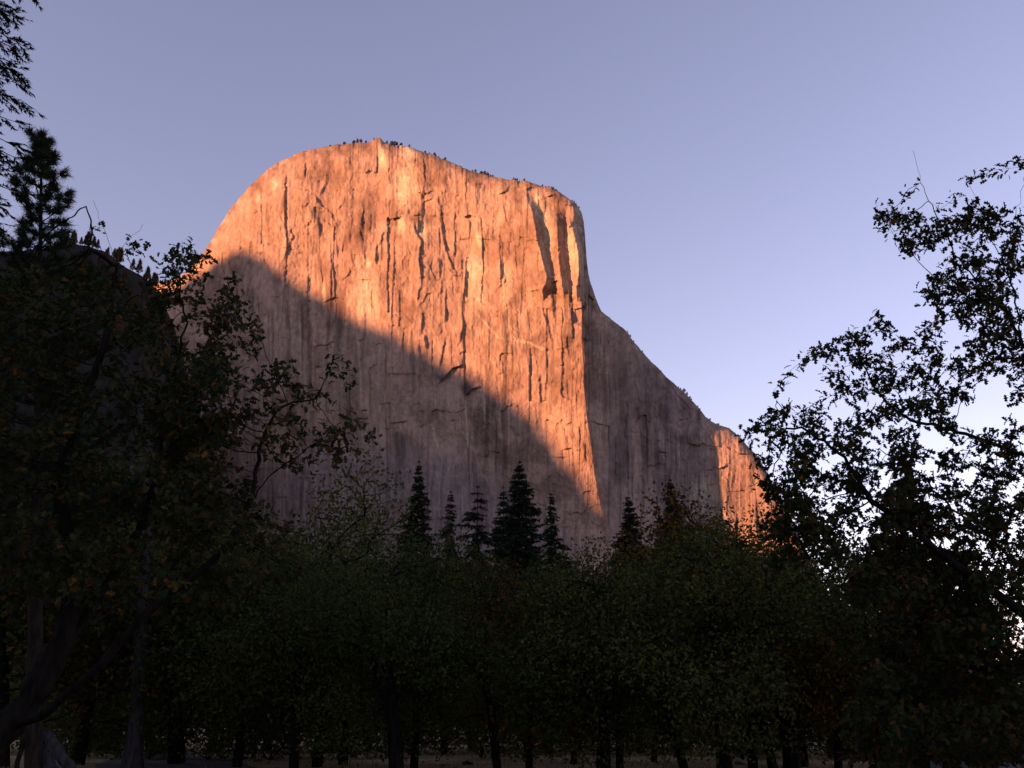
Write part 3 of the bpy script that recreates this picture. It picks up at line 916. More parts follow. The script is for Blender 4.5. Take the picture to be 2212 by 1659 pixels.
# ------------------------------------------------------------------ the big oak leaning in from the left
def left_oak():
    rg = np.random.default_rng(12)
    g = ground_at(-190, 1790)
    Yb = float(g[1])
    base = np.array([g[0], Yb, 0.0])
    sk = [
        (np.vstack([[base], poly_px([(-120, 1700, Yb + .1), (-30, 1615, Yb + .2), (40, 1545, Yb + .3), (95, 1462, Yb + .4), (138, 1385, Yb + .5), (145, 1318, Yb + .5), (158, 1262, Yb + .6), (150, 1180, Yb + .7), (130, 1080, Yb + .6), (140, 980, Yb + .4), (175, 880, Yb + .2), (215, 780, Yb), (240, 690, Yb), (252, 575, Yb), (236, 520, Yb), (217, 480, Yb), (202, 433, Yb)])]), None),
        (poly_px([(138, 1385, Yb + .5), (187, 1342, Yb + .9), (217, 1286, Yb + 1.2), (260, 1216, Yb + 1.5), (310, 1130, Yb + 1.7), (345, 1010, Yb + 1.5), (350, 900, Yb + 1.2), (380, 800, Yb + 1.), (400, 700, Yb + .8), (390, 620, Yb + .7), (388, 560, Yb + .6)]), 1),
        (poly_px([(20, 1570, Yb + .3), (95, 1546, Yb - .3), (152, 1494, Yb - .6), (217, 1438, Yb - .8), (269, 1373, Yb - .9), (312, 1329, Yb - 1.), (360, 1286, Yb - 1.), (412, 1262, Yb - 1.1), (469, 1262, Yb - 1.2), (521, 1300, Yb - 1.3), (545, 1345, Yb - 1.3)]), 1),
        (poly_px([(360, 1286, Yb - 1.), (434, 1234, Yb - .7), (478, 1199, Yb - .6), (512, 1147, Yb - .4), (543, 1082, Yb - .3), (586, 1026, Yb - .2), (640, 985, Yb - .2), (690, 950, Yb - .2)]), 1),
        (poly_px([(345, 1010, Yb + 1.5), (420, 880, Yb + 1.2), (440, 770, Yb + 1.), (470, 735, Yb + .9), (500, 710, Yb + .8)]), 1),
        (poly_px([(543, 1082, Yb - .3), (560, 960, Yb), (600, 880, Yb + .1), (680, 862, Yb + .2), (712, 800, Yb + .2), (722, 765, Yb + .3)]), 1),
        (poly_px([(190, 1340, Yb + .9), (260, 1395, Yb + .7), (330, 1420, Yb + .5), (395, 1452, Yb + .4)]), 1),
        (poly_px([(240, 690, Yb), (290, 640, Yb), (366, 614, Yb + .2), (400, 600, Yb + .3)]), 1),
        (poly_px([(252, 575, Yb), (189, 535, Yb), (201, 500, Yb), (186, 446, Yb)]), 1),
        (poly_px([(252, 575, Yb), (258, 540, Yb), (280, 510, Yb), (300, 497, Yb), (309, 484, Yb)]), 1),
    ]
    cl = [(390, 548, 40, 26), (436, 560, 26, 26), (378, 598, 28, 22), (345, 565, 14, 18), (201, 496, 14, 6), (306, 527, 14, 16), (410, 590, 24, 20), (318, 600, 18, 14),
          (509, 606, 20, 20), (490, 646, 48, 22), (463, 677, 40, 22), (505, 680, 45, 26), (552, 708, 26, 30), (466, 706, 46, 22), (541, 745, 22, 34), (430, 650, 26, 20),
          (733, 800, 44, 16), (756, 831, 20, 14), (617, 805, 40, 18), (579, 822, 40, 24), (694, 855, 34, 20), (540, 830, 36, 26), (500, 800, 30, 26), (655, 850, 30, 20),
          (772, 912, 34, 20), (812, 942, 20, 20), (733, 936, 36, 24), (764, 974, 20, 24), (675, 940, 44, 30), (598, 897, 50, 34), (520, 890, 40, 40), (700, 985, 40, 26), (640, 990, 40, 30), (740, 1010, 26, 20), (590, 960, 40, 36)]
    cl = [(x, y, rx, ry, Yb + rg.uniform(-.8, 1.2)) for x, y, rx, ry in cl]
    for i in range(260):                       # the close, dark inner crown
        x = rg.uniform(-60, 520); y = rg.uniform(600, 1280)
        lim = np.interp(y, [560, 620, 700, 820, 920, 1000, 1100, 1280], [250, 410, 440, 470, 520, 560, 560, 430])
        lo = np.interp(x, [-60, 60, 180, 250, 330, 430], [560, 590, 570, 585, 625, 640])
        if x > lim or y < lo: continue
        cl.append((x, y, rg.uniform(28, 50), rg.uniform(22, 40), Yb + rg.uniform(-1.6, 2.6)))
    for i in range(26):
        cl.append((rg.uniform(420, 640), rg.uniform(1080, 1330), rg.uniform(24, 40), rg.uniform(20, 34), Yb + rg.uniform(-1.4, .4)))
    attr = px_clusters(cl, 30, rg)

    def thin(p, rg_):                          # the outer sprays carry fewer leaves than the inner crown
        q = p - np.array([0, 0, CAMZ]); zc = q[:, 1] * CP + q[:, 2] * SP
        u = q[:, 0] / zc * FPX + 1106
        return rg_.random(len(p)) < np.interp(u, [60, 300, 380, 470, 620, 760], [.5, .62, .85, .62, .45, .38])
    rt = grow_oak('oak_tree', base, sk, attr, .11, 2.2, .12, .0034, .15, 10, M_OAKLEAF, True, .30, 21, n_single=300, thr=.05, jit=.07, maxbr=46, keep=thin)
    tag(rt, 'big black oak leaning in from the left edge on twin dark trunks', 'tree')


left_oak()


# ------------------------------------------------------------------ the oak at the right edge, crown against the sky
def right_oak():
    rg = np.random.default_rng(31)
    g = ground_at(2390, 1800)
    Yb = float(g[1])
    base = np.array([g[0], Yb, 0.0])
    sk = [
        (np.vstack([[base], poly_px([(2380, 1600, Yb), (2350, 1430, Yb), (2325, 1300, Yb), (2310, 1150, Yb), (2300, 1000, Yb), (2265, 860, Yb), (2208, 736, Yb), (2162, 659, Yb), (2101, 598, Yb), (2062, 552, Yb), (2050, 513, Yb), (2025, 473, Yb), (1994, 409, Yb), (1979, 360, Yb), (1973, 326, Yb)])]), None),
        (poly_px([(2350, 1430, Yb), (2270, 1370, Yb - .3), (2180, 1300, Yb - .5), (2090, 1240, Yb - .6), (2013, 1184, Yb - .7), (1973, 1144, Yb - .7), (1933, 1113, Yb - .7), (1880, 1080, Yb - .6), (1835, 1000, Yb - .5), (1790, 960, Yb - .5), (1730, 925, Yb - .4), (1680, 925, Yb - .4)]), 1),
        (poly_px([(2300, 1000, Yb), (2230, 990, Yb + .4), (2150, 960, Yb + .6), (2050, 930, Yb + .7), (1960, 905, Yb + .7), (1924, 878, Yb + .6), (1887, 835, Yb + .5), (1862, 780, Yb + .5), (1850, 740, Yb + .5)]), 1),
        (poly_px([(2208, 736, Yb), (2195, 640, Yb + .2), (2165, 560, Yb + .3), (2190, 480, Yb + .3), (2208, 410, Yb + .3), (2216, 360, Yb + .3)]), 1),
        (poly_px([(2162, 659, Yb), (2080, 640, Yb - .3), (2020, 600, Yb - .4), (1960, 540, Yb - .4), (1920, 490, Yb - .4)]), 1),
        (poly_px([(2165, 560, Yb + .3), (2130, 500, Yb + .3), (2110, 430, Yb + .2), (2092, 395, Yb + .2)]), 1),
        (poly_px([(2325, 1300, Yb), (2230, 1260, Yb + .8), (2150, 1170, Yb + 1.), (2060, 1100, Yb + 1.1), (1980, 1020, Yb + 1.1), (1900, 970, Yb + 1.)]), 1),
        (poly_px([(2350, 1430, Yb), (2240, 1430, Yb + .5), (2130, 1450, Yb + .8), (2020, 1420, Yb + .9), (1940, 1430, Yb + 1.)]), 1),
        (poly_px([(2365, 1520, Yb), (2280, 1500, Yb - .6), (2200, 1540, Yb - .8), (2120, 1600, Yb - .9), (2070, 1640, Yb - 1.)]), 1),
        (poly_px([(1700, 925, Yb - .4), (1690, 880, Yb - .4), (1672, 842, Yb - .4)]), 1),
    ]
    cl = [(1945, 480, 52, 36), (1905, 458, 20, 14), (1990, 520, 34, 26), (1970, 540, 22, 20), (2060, 490, 44, 28), (2100, 445, 22, 20), (2110, 470, 34, 26), (2150, 480, 36, 34), (2190, 560, 30, 44),
          (2100, 560, 44, 40), (2200, 470, 16, 24), (2089, 384, 7, 9), (2204, 350, 12, 12), (2070, 415, 10, 8), (2040, 600, 44, 20), (2000, 640, 26, 16), (2020, 645, 34, 18), (2100, 640, 48, 36), (2170, 690, 44, 50),
          (2150, 620, 40, 40), (2080, 680, 24, 26), (2130, 740, 44, 40), (2195, 780, 30, 50),
          (1905, 690, 26, 16), (1930, 715, 24, 14), (1850, 735, 30, 22), (1762, 752, 20, 14), (1752, 765, 14, 12), (1808, 758, 30, 22), (1870, 780, 44, 28), (1950, 740, 36, 16), (2000, 725, 24, 14), (2020, 760, 34, 26), (2080, 790, 44, 34), (2150, 790, 40, 34),
          (1840, 835, 40, 26), (1800, 800, 24, 20), (1910, 830, 44, 30), (1980, 810, 40, 28), (1930, 880, 44, 30), (2000, 870, 50, 36), (2070, 850, 40, 30), (2040, 920, 36, 24), (2190, 850, 22, 24),
          (1622, 935, 18, 14), (1650, 918, 22, 18), (1685, 905, 24, 22), (1725, 895, 34, 22), (1660, 950, 26, 18), (1765, 915, 40, 30), (1710, 950, 30, 20), (1760, 975, 40, 28), (1830, 930, 44, 30), (1850, 980, 40, 30), (1945, 945, 46, 22), (1880, 905, 36, 20),
          (1725, 1020, 30, 26), (1790, 1040, 40, 30), (1850, 1055, 36, 28), (1930, 1075, 24, 20), (1960, 1000, 34, 24), (1990, 1040, 40, 26), (2070, 990, 44, 34), (2140, 960, 36, 26), (2190, 930, 24, 26), (2150, 1030, 50, 40),
          (1750, 1090, 34, 24), (1820, 1110, 30, 20), (1990, 1100, 44, 28), (2060, 1080, 50, 44), (2190, 1010, 30, 40), (2140, 1120, 44, 40), (2080, 1160, 44, 36), (1900, 1170, 30, 20), (1990, 1220, 40, 24), (1800, 1150, 30, 24), (2190, 1180, 30, 50)]
    cl = [(x, y, rx, ry, Yb + rg.uniform(-1.0, 1.2)) for x, y, rx, ry in cl]
    for i in range(34):                        # the ragged left skirt of the crown
        cl.append((rg.uniform(1650, 1990), rg.uniform(960, 1230), rg.uniform(22, 38), rg.uniform(16, 26), Yb + rg.uniform(-1.0, 1.2)))
    for i in range(34):
        cl.append((rg.uniform(2080, 2240), rg.uniform(1060, 1400), rg.uniform(26, 42), rg.uniform(20, 34), Yb + rg.uniform(-1.2, 1.4)))
    for i in range(14):
        cl.append((rg.uniform(1655, 1760), rg.uniform(1000, 1150), rg.uniform(24, 38), rg.uniform(18, 30), Yb + rg.uniform(-1.0, 1.0)))
    for i in range(90):
        cl.append((rg.uniform(1860, 2260), rg.uniform(1230, 1640), rg.uniform(28, 44), rg.uniform(22, 36), Yb + rg.uniform(-1.2, 1.4)))
    attr = px_clusters(cl, 32, rg)
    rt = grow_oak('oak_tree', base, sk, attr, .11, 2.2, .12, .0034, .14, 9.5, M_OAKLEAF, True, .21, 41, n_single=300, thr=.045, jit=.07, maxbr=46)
    tag(rt, 'large oak on the right edge, its lobed leaves black against the pale sky', 'tree')


right_oak()

# ------------------------------------------------------------------ the oak grove across the meadow
def grove_oak(seed, h, rx, lean, trunk_r, fork, mat, dens=1.0):
    """one oak of the grove, about h tall, standing at the origin"""
    rg = np.random.default_rng(seed)
    zc = h * .57; rz = h * .43
    lobes = [(0, 0, zc + rz * .15, rx * .6, rz * .7)]
    for k in range(11):
        a = k * 2.4 + rg.uniform(-.4, .4); q = rg.uniform(.45, .72)
        lobes.append((rx * q * math.cos(a), rx * q * math.sin(a), zc + rz * rg.uniform(-.85, .5), rx * rg.uniform(.28, .44), rz * rg.uniform(.26, .42)))
    A = []
    for x, y, z, r1, r2_ in lobes:
        k = int(60 * dens)
        d = rg.normal(0, 1, (k, 3)); d /= np.linalg.norm(d, axis=1, keepdims=True); d *= rg.uniform(.3, 1, (k, 1)) ** .5
        A.append(np.stack([x + lean * .6 + d[:, 0] * r1, y + d[:, 1] * r1, z + d[:, 2] * r2_], 1))
    A = np.concatenate(A)
    t = [(0, 0, 0), (lean * .12, .05, h * .12), (lean * .35, 0, h * .24), (lean * .5, .1, h * .36), (lean * .62, 0, h * .5), (lean * .6, .1, h * .7)]
    sk = [(np.array(t, float), None)]
    if fork:
        sk.append((np.array([(lean * .12, .05, h * .12), (lean * .1 - .5 * fork, .3, h * .26), (lean * .1 - 1.1 * fork, .4, h * .42), (lean * .1 - 1.5 * fork, .3, h * .6)]), 1))
    sk.append((np.array([(lean * .35, 0, h * .24), (lean * .35 + .9, -.6, h * .36), (lean * .35 + 1.9, -.9, h * .42), (lean * .35 + 2.8, -.8, h * .44)]), 1))
    sk.append((np.array([(lean * .5, .1, h * .36), (lean * .5 - 1.0, -.7, h * .44), (lean * .5 - 2.2, -1.0, h * .48)]), 1))
    return grow_oak('oak_tree', np.zeros(3), sk, A, .34, 4.0, .36, .011, .155, 30, mat, False, trunk_r, seed, thr=.06, jit=.30, maxbr=12, wob=.45)


PROTO = [grove_oak(51, 9.4, 4.3, .4, .16, 0, M_MIDLEAF), grove_oak(52, 8.6, 4.6, -1.4, .15, 0, M_MIDLEAF),
         grove_oak(53, 10.0, 4.4, -.9, .28, 1.1, M_MIDLEAF), grove_oak(54, 9.0, 3.8, .9, .14, 0, M_BROWNLEAF)]
used = [False] * len(PROTO)


def plant(proto, used, i, px, Y, top_px, label, rz=None, group=None, name='oak_tree', cat='tree', h0=None, tilt=.08):
    """stand a tree on the ground Y metres ahead so that its top reaches top_px in the picture"""
    p = proto[i]
    t = copy_tree(p) if used[i] else p
    used[i] = True
    b = at([px], [1568], Y)[0]
    h = at([px], [top_px], Y)[0][2]
    s = h / h0
    t.location = (b[0], Y, 0)
    t.rotation_euler = (0, 0, random.uniform(0, 6.28) if rz is None else rz)
    t.rotation_euler = (random.uniform(-tilt, tilt), random.uniform(-tilt, tilt), t.rotation_euler[2])
    t.scale = (s * random.uniform(.95, 1.05), s * random.uniform(.95, 1.05), s)
    tag(t, label, cat, group)
    return t


H0 = [8.9, 8.2, 9.5, 8.5]
GROVE = [
    (0, 745, 46, 1075, 1.3, 'dark oak close right of the bushy one behind the outer oak twigs'),
    (0, 690, 44, 1035, 4.9, 'bushy dark oak showing high behind the outer oak twigs at the left'),  # proto, px of the trunk, distance, px of the top, turn, label
    (2, 862, 34, 1105, 0.0, 'stout oak with a thick forked dark trunk, left of the meadow centre'),
    (0, 896, 42, 1165, 1.0, 'slim oak just right of the thick forked trunk'),
    (1, 1077, 36, 1168, 0.4, 'yellow green oak with a straight trunk, below the broad tiered conifer'),
    (3, 1142, 37, 1195, 2.1, 'oak with a bent trunk, right neighbour of the straight trunk below the tiered conifer'),
    (1, 1236, 47, 1190, 3.3, 'small oak with a left leaning trunk, further back at the meadow centre'),
    (2, 1300, 36, 1158, 2.6, 'round crowned green oak right of centre below the dark nose of the cliff'),
    (0, 1336, 38, 1195, 4.0, 'oak with an upright flared trunk, close right of the round crowned green oak'),
    (3, 1409, 50, 1250, 0.3, 'thin trunked oak further back, right of the meadow centre'),
    (1, 1478, 35, 1165, 0.1, 'oak leaning left on a slanting dark trunk, right of centre'),
    (2, 1560, 35, 1085, 1.7, 'tall dark oak on the stoutest trunk right of centre'),
    (0, 1620, 40, 1100, 5.0, 'oak beside the stoutest trunk, below the sunlit end of the ridge'),
    (3, 1664, 38, 1045, 2.9, 'rust tinged oak with thin upper branches before the sunlit end of the ridge'),
    (1, 1704, 44, 1150, 0.9, 'oak with twin stems seen as the left of a close pair on the right'),
    (0, 1729, 44, 1185, 2.2, 'oak seen as the right of a close pair of stems on the right'),
    (2, 1700, 39, 1075, 3.6, 'bushy oak hiding the foot of the sunlit end of the ridge'),
    (1, 1800, 40, 1150, 2.4, 'loose oak filling the gap between the ridge end and the right oak'),
    (2, 1900, 41, 1190, 4.4, 'dark oak behind the low boughs at the right edge'),
    (3, 2080, 46, 1250, 1.1, 'dull brown oak by the grey road at the right'),
    (0, 640, 40, 1135, 3.0, 'dark oak behind the tip of the fallen arching bough on the left'),
    (1, 520, 44, 1110, 5.2, 'dark oak standing right of the pale broken snag'),
    (2, 390, 48, 1040, 0.7, 'oak close behind the pale broken snag on its right'),
    (0, 180, 46, 900, 1.9, 'dense dark oak behind the leaning twin trunks at the left'),
    (3, 20, 42, 820, 3.9, 'dense rust flecked oak at the far left edge behind the leaning trunk'),
]
for i, px, Y, tp, rz, lab in GROVE:
    plant(PROTO, used, i, px, Y, tp, lab, rz, 'oaks of the grove across the meadow', h0=H0[i])
back = [(0, 60, 78, 1000), (2, 240, 74, 960), (1, 330, 82, 1050), (3, 460, 70, 1120), (0, 580, 72, 1180), (2, 720, 66, 1150), (1, 800, 74, 1200), (3, 960, 64, 1210), (0, 1020, 72, 1195),
        (2, 1180, 66, 1215), (1, 1270, 76, 1215), (0, 1380, 66, 1225), (3, 1450, 74, 1270), (2, 1590, 64, 1150), (1, 1680, 72, 1180), (0, 1790, 62, 1215), (3, 1850, 70, 1235), (2, 1980, 66, 1250), (1, 2090, 72, 1270), (0, 2190, 64, 1250)]
for i, px, Y, tp in back:
    plant(PROTO, used, i, px, Y, tp, 'shadowed oak in the second row behind the grove', None, 'second row of oaks behind the grove', h0=H0[i])


# ------------------------------------------------------------------ conifers
def blades(pos, dr, up, ln, wd, rg):
    """thin pointed blades: two triangles folded along the middle"""
    T = np.array([(-.5, 0, 0), (.5, 0, 0), (0, 1, 0)], float)
    Rm = frames(dr, up)
    n = len(pos)
    S = np.stack([wd, ln, ln], 1)
    V = np.einsum('nij,nkj->nki', Rm, T[None] * S[:, None, :]) + pos[:, None, :]
    F = np.arange(n * 3).reshape(n, 3)
    return V.reshape(-1, 3), F


def fir(seed, h, rad, sparse=0.0, droop=.25, tiers=34, mat=None, top_bare=.03, low=.12, ragged=.2, per=7):
    """a narrow conifer: trunk, boughs, needles"""
    rg = np.random.default_rng(seed)
    root = empty('conifer_tree')
    tb = Tubes()
    z = np.linspace(0, h, 14)
    sway = np.cumsum(rg.normal(0, .02, (14, 2)), 0)
    tb.add(np.column_stack([sway, z]), np.interp(z, [0, h], [h * .013, .02]), 7)
    link('trunk', tb.mesh('trunk', M_PINEBARK), root)
    bg = Tubes(); P = []; Dn = []; U = []; L = []; Wd = []
    for t in range(tiers):
        q = t / (tiers - 1)
        zz = h * (low + (1 - low - top_bare) * q ** .92) + rg.normal(0, .12)
        z0 = zz
        prof = (1 - q) ** .7 * (1 - .35 * np.exp(-q * 9)) + .025
        for k in range(per):
            if rg.random() < sparse + .25 * ragged * (1 + math.sin(17 * q + k + seed)): continue
            a = k * 2 * math.pi / per + t * 1.1 + rg.uniform(-.35, .35)
            ln = rad * prof * rg.uniform(1 - ragged * 1.6, 1 + ragged) * (1 + ragged * 1.3 * math.sin(2 * a + 9 * q + seed) + ragged * .8 * math.sin(23 * q + seed * 2 + a))
            if ln < .12: ln = .12
            m = 6
            s = np.linspace(0, 1, m)
            rise = (.25 * (q - .3) + rg.normal(0, .12)) * ln
            zz = z0 + rg.normal(0, .30) * (1 - q)
            x = np.cos(a) * ln * s; y = np.sin(a) * ln * s
            zc = zz + rise * s - droop * ln * s ** 1.6 + .10 * ln * np.maximum(s - .7, 0) * 3 * .5
            pts = np.column_stack([x, y, zc])
            bg.add(pts, np.interp(s, [0, 1], [.012 + .012 * ln, .006]), 3)
            nb = int(10 + 22 * ln)
            ss = rg.uniform(.12, 1, nb) ** .8
            c = np.stack([np.interp(ss, s, pts[:, j]) for j in range(3)], 1)
            side = rg.choice([-1, 1], nb)
            out = np.array([math.cos(a), math.sin(a), 0]); sd = np.array([-math.sin(a), math.cos(a), 0])
            d = out * rg.uniform(.1, .8, (nb, 1)) + rg.normal(0, .25, (nb, 3)) + sd * (side * rg.uniform(.3, 1., nb))[:, None] + np.array([0, 0, -1]) * rg.uniform(.0, .55, (nb, 1))
            P.append(c); Dn.append(d); U.append(rg.normal(0, .45, (nb, 3)) + np.array([0, 0, 1]))
            l = rg.uniform(.4, .9, nb) * (.40 + .28 * ln) * (1.1 - .5 * ss)
            L.append(l); Wd.append(l * rg.uniform(.3, .55, nb))
    link('boughs', bg.mesh('boughs', M_PINEBARK), root)['kind'] = 'stuff'
    P = np.concatenate(P); Dn = np.concatenate(Dn); U = np.concatenate(U); L = np.concatenate(L); Wd = np.concatenate(Wd)
    V, F = blades(P, Dn, U, L, Wd, rg)
    link('foliage', mesh_np('foliage', V, F, mat or M_NEEDLE), root)['kind'] = 'stuff'
    return root


FIRS = [fir(61, 30, 4.2, .05, .25, 62, per=9), fir(62, 30, 6.2, .2, .30, 30, per=8, ragged=.3), fir(63, 30, 3.6, .08, .35, 60, ragged=.4, per=9), fir(64, 30, 5.0, .02, .2, 66, ragged=.16, per=10)]
fused = [False] * 4
CONES = [
    (0, 890, 120, 982, 1.0, 1.0, 'narrow dark conifer standing leftmost of the spires before the cliff'),
    (2, 961, 150, 1046, .9, .9, 'thin ragged conifer between the leftmost spire and the broad tiered one'),
    (1, 1022, 105, 1034, .3, 1.0, 'broad conifer with open tiered boughs before the cliff'),
    (0, 1089, 128, 1040, 2.0, .95, 'shorter dark conifer leaning against the tallest spire on its left'),
    (3, 1130, 115, 980, .1, 1.0, 'tallest dark conifer spire at the centre'),
    (2, 1201, 100, 1049, 1.4, 1.1, 'ragged conifer right of the tallest spire, below the sunlit foot of the cliff'),
    (3, 1380, 125, 1060, 2.3, 1.15, 'dense pointed conifer before the dark stained hollow of the cliff'),
    (0, 1443, 140, 1096, .8, 1.0, 'low conifer between the two pointed conifers on the right'),
    (3, 1481, 130, 1020, 1.9, 1.0, 'slender pointed conifer rightmost before the shaded wall'),
]
for i, px, Y, tp, rz, wide, lab in CONES:
    t = plant(FIRS, fused, i, px, Y, tp, lab, rz, 'conifers before the cliff', h0=30.0, tilt=.012)
    t.scale = (t.scale[2] * wide * .82, t.scale[2] * wide * .82, t.scale[2])
rust = fir(65, 15, 4.6, .05, .25, 44, mat=M_RUSTNEEDLE, per=8)
b = at([2030], [1568], 30)[0]
rust.location = (b[0], 30, 0); hh = at([2085], [985], 30)[0][2]; rust.scale = (hh / 15 * .8, hh / 15 * .8, hh / 15)
tag(rust, 'rust tinged conifer behind the right oak, dark and wide at its foot', 'tree')



# ------------------------------------------------------------------ the young pine and the tall cedar at the left edge
def pine():
    rg = np.random.default_rng(71)
    Y = 30.0
    base = at([92], [1568], Y)[0]; base[2] = 0
    h = at([92], [284], Y)[0][2]
    root = empty('pine_tree', (base[0], Y, 0))
    tb = Tubes()
    # the stem leans so that its top stands where the picture shows it
    topx = at([90], [286], Y)[0][0] - base[0]
    z = np.linspace(0, h, 16)
    cx = lambda zz: topx * zz / h
    tb.add(np.column_stack([cx(z), 0 * z, z]), np.interp(z, [0, h * .8, h], [.26, .07, .025]), 9)
    link('trunk', tb.mesh('trunk', M_PINEBARK), root)
    P = []; D = []; U = []; L = []

    def tuft(c, d, n, ln):
        v = d * .75 + rg.normal(0, .62, (n, 3))
        P.append(c + rg.normal(0, .03, (n, 3)) - d * rg.uniform(0, .28, (n, 1))); D.append(v); U.append(rg.normal(0, 1, (n, 3))); L.append(ln * rg.uniform(.7, 1.2, n))

    tuft(np.array([topx, 0, h - .1]), np.array([0, 0, 1.]), 120, .30)
    zz = h - .5; t = 0
    while zz > h * .30:
        q = (h - zz) / h
        ln0 = min(.32 + 4.6 * q, 3.2)
        nbr = 5 if q < .2 else 6
        for k in range(nbr):
            a = k * 2 * math.pi / nbr + t * .9 + rg.uniform(-.3, .3)
            ln = ln0 * rg.uniform(.5, 1.2)
            m = 8; s = np.linspace(0, 1, m)
            up = .55 - .9 * q
            c = np.column_stack([cx(zz) + np.cos(a) * ln * s, np.sin(a) * ln * s, zz + ln * (up * s + .25 * s ** 2 - .12)])
            br = Tubes(); br.add(c, np.interp(s, [0, 1], [.018 + .012 * ln, .01]), 4)
            nt = max(3, int(ln * 4.2))
            for j in range(nt):
                ss = .3 + .7 * (j + 1) / nt
                p = np.array([np.interp(ss, s, c[:, i]) for i in range(3)])
                d = np.array([math.cos(a), math.sin(a), .5])
                if ss < .98:
                    sd = np.array([-math.sin(a), math.cos(a), .45]) * (1 if j % 2 else 1)
                    sd[:2] *= (1 if j % 2 else -1)
                    d = d * .5 + sd
                    e = p + d / np.linalg.norm(d) * rg.uniform(.2, .5) * min(1, ln)
                    br.add(np.array([p, (p + e) / 2 - [0, 0, .02], e]), np.array([.012, .01, .008]), 3)
                    p = e
                tuft(p, d / np.linalg.norm(d), 90, .30)
            link('branch', br.mesh('branch', M_PINEBARK), root)
        zz -= rg.uniform(.42, .62) * (.75 + q * 1.2); t += 1
    P = np.concatenate(P); D = np.concatenate(D); U = np.concatenate(U); L = np.concatenate(L)
    V, F = blades(P, D, U, L, np.full(len(L), .026), rg)
    link('foliage', mesh_np('foliage', V, F, M_NEEDLE), root)['kind'] = 'stuff'
    tag(root, 'young pine with upturned needle tufts at the left edge', 'tree')


pine()


def cedar():
    rg = np.random.default_rng(81)
    Y = 24.0
    bx = at([-430], [1568], Y)[0][0]
    root = empty('cedar_tree', (bx, Y, 0))
    tb = Tubes()
    h = 30.0
    z = np.linspace(0, h, 16)
    tx = lambda zz: 0.9 + (zz - 14) * .0 + 0 * zz          # the stem stands off the frame, boughs reach in
    tb.add(np.column_stack([0 * z, 0 * z, z]), np.interp(z, [0, h], [.42, .05]), 9)
    link('trunk', tb.mesh('trunk', M_PINEBARK), root)
    P = []; D = []; U = []; L = []; Wd = []
    zz = 8.0; t = 0
    while zz < h - .5:
        for k in range(5):
            a = k * 2 * math.pi / 5 + t * 1.27 + rg.uniform(-.35, .35)
            ln = np.interp(zz, [8, 14, 20, 30], [2.6, 2.4, 2.2, .5]) * rg.uniform(.75, 1.1)
            m = 9; s = np.linspace(0, 1, m)
            c = np.column_stack([np.cos(a) * ln * s, np.sin(a) * ln * s, zz + ln * (.05 * s - .38 * s ** 1.7 + .1 * s ** 5)])
            br = Tubes(); br.add(c, np.interp(s, [0, 1], [.035, .008]), 4)
            for j in range(int(ln * 8)):
                ss = rg.uniform(.2, 1)
                p = np.array([np.interp(ss, s, c[:, i]) for i in range(3)])
                sg = rg.choice([-1, 1])
                d = np.array([math.cos(a), math.sin(a), -.25]) * rg.uniform(.5, 1) + np.array([-math.sin(a), math.cos(a), -.1]) * sg * rg.uniform(.4, 1)
                d /= np.linalg.norm(d)
                tl = rg.uniform(.3, .75)
                e = p + d * tl - np.array([0, 0, .18 * tl])
                br.add(np.array([p, (p + e) / 2 + [0, 0, .03], e]), np.array([.009, .007, .004]), 3)
                nb = 20
                f = rg.uniform(.1, 1, nb)
                P.append(p + (e - p) * f[:, None]); sd = np.cross(d, [0, 0, 1.])
                D.append(d * .7 + sd * (rg.choice([-1, 1], nb) * rg.uniform(.2, 1, nb))[:, None] + rg.normal(0, .2, (nb, 3)) + np.array([0, 0, -.25]))
                U.append(rg.normal(0, .5, (nb, 3)) + np.array([0, 0, 1])); l = rg.uniform(.09, .19, nb); L.append(l); Wd.append(l * .34)
            link('branch', br.mesh('branch', M_PINEBARK), root)
        zz += rg.uniform(.38, .6); t += 1
    V, F = blades(np.concatenate(P), np.concatenate(D), np.concatenate(U), np.concatenate(L), np.concatenate(Wd), rg)
    link('foliage', mesh_np('foliage', V, F, M_NEEDLE), root)['kind'] = 'stuff'
    tag(root, 'tall conifer cut by the left edge, drooping feathery boughs at the upper left', 'tree')


cedar()


# ------------------------------------------------------------------ broken snag, bleached log, dead limbs
def rough_tube(pts, rad, sides, rg, amp=.12, jag=0.0):
    """a weathered stem: uneven rings, splintered end"""
    P = np.asarray(pts, float); r = np.asarray(rad, float)
    tb = Tubes(); tb.add(P, r, sides)
    V = np.concatenate(tb.V).reshape(len(P), sides, 3)
    c = P[:, None, :]
    k = 1 + amp * rg.normal(0, 1, (1, sides, 1)) * .6 + amp * rg.normal(0, .5, (len(P), sides, 1))
    V = c + (V - c) * k
    if jag:
        T = P[-1] - P[-2]; T /= np.linalg.norm(T)
        V[-1] += T[None] * rg.uniform(-.2, 1, (sides, 1)) * jag
    F = np.concatenate(tb.F)
    n = len(P) * sides
    cap = np.stack([np.arange(sides) + (len(P) - 1) * sides, (np.arange(sides) + 1) % sides + (len(P) - 1) * sides, np.full(sides, n)], 1)
    V = np.concatenate([V.reshape(-1, 3), [P[-1] - (P[-1] - P[-2]) * .4]])
    return V, [F, cap]


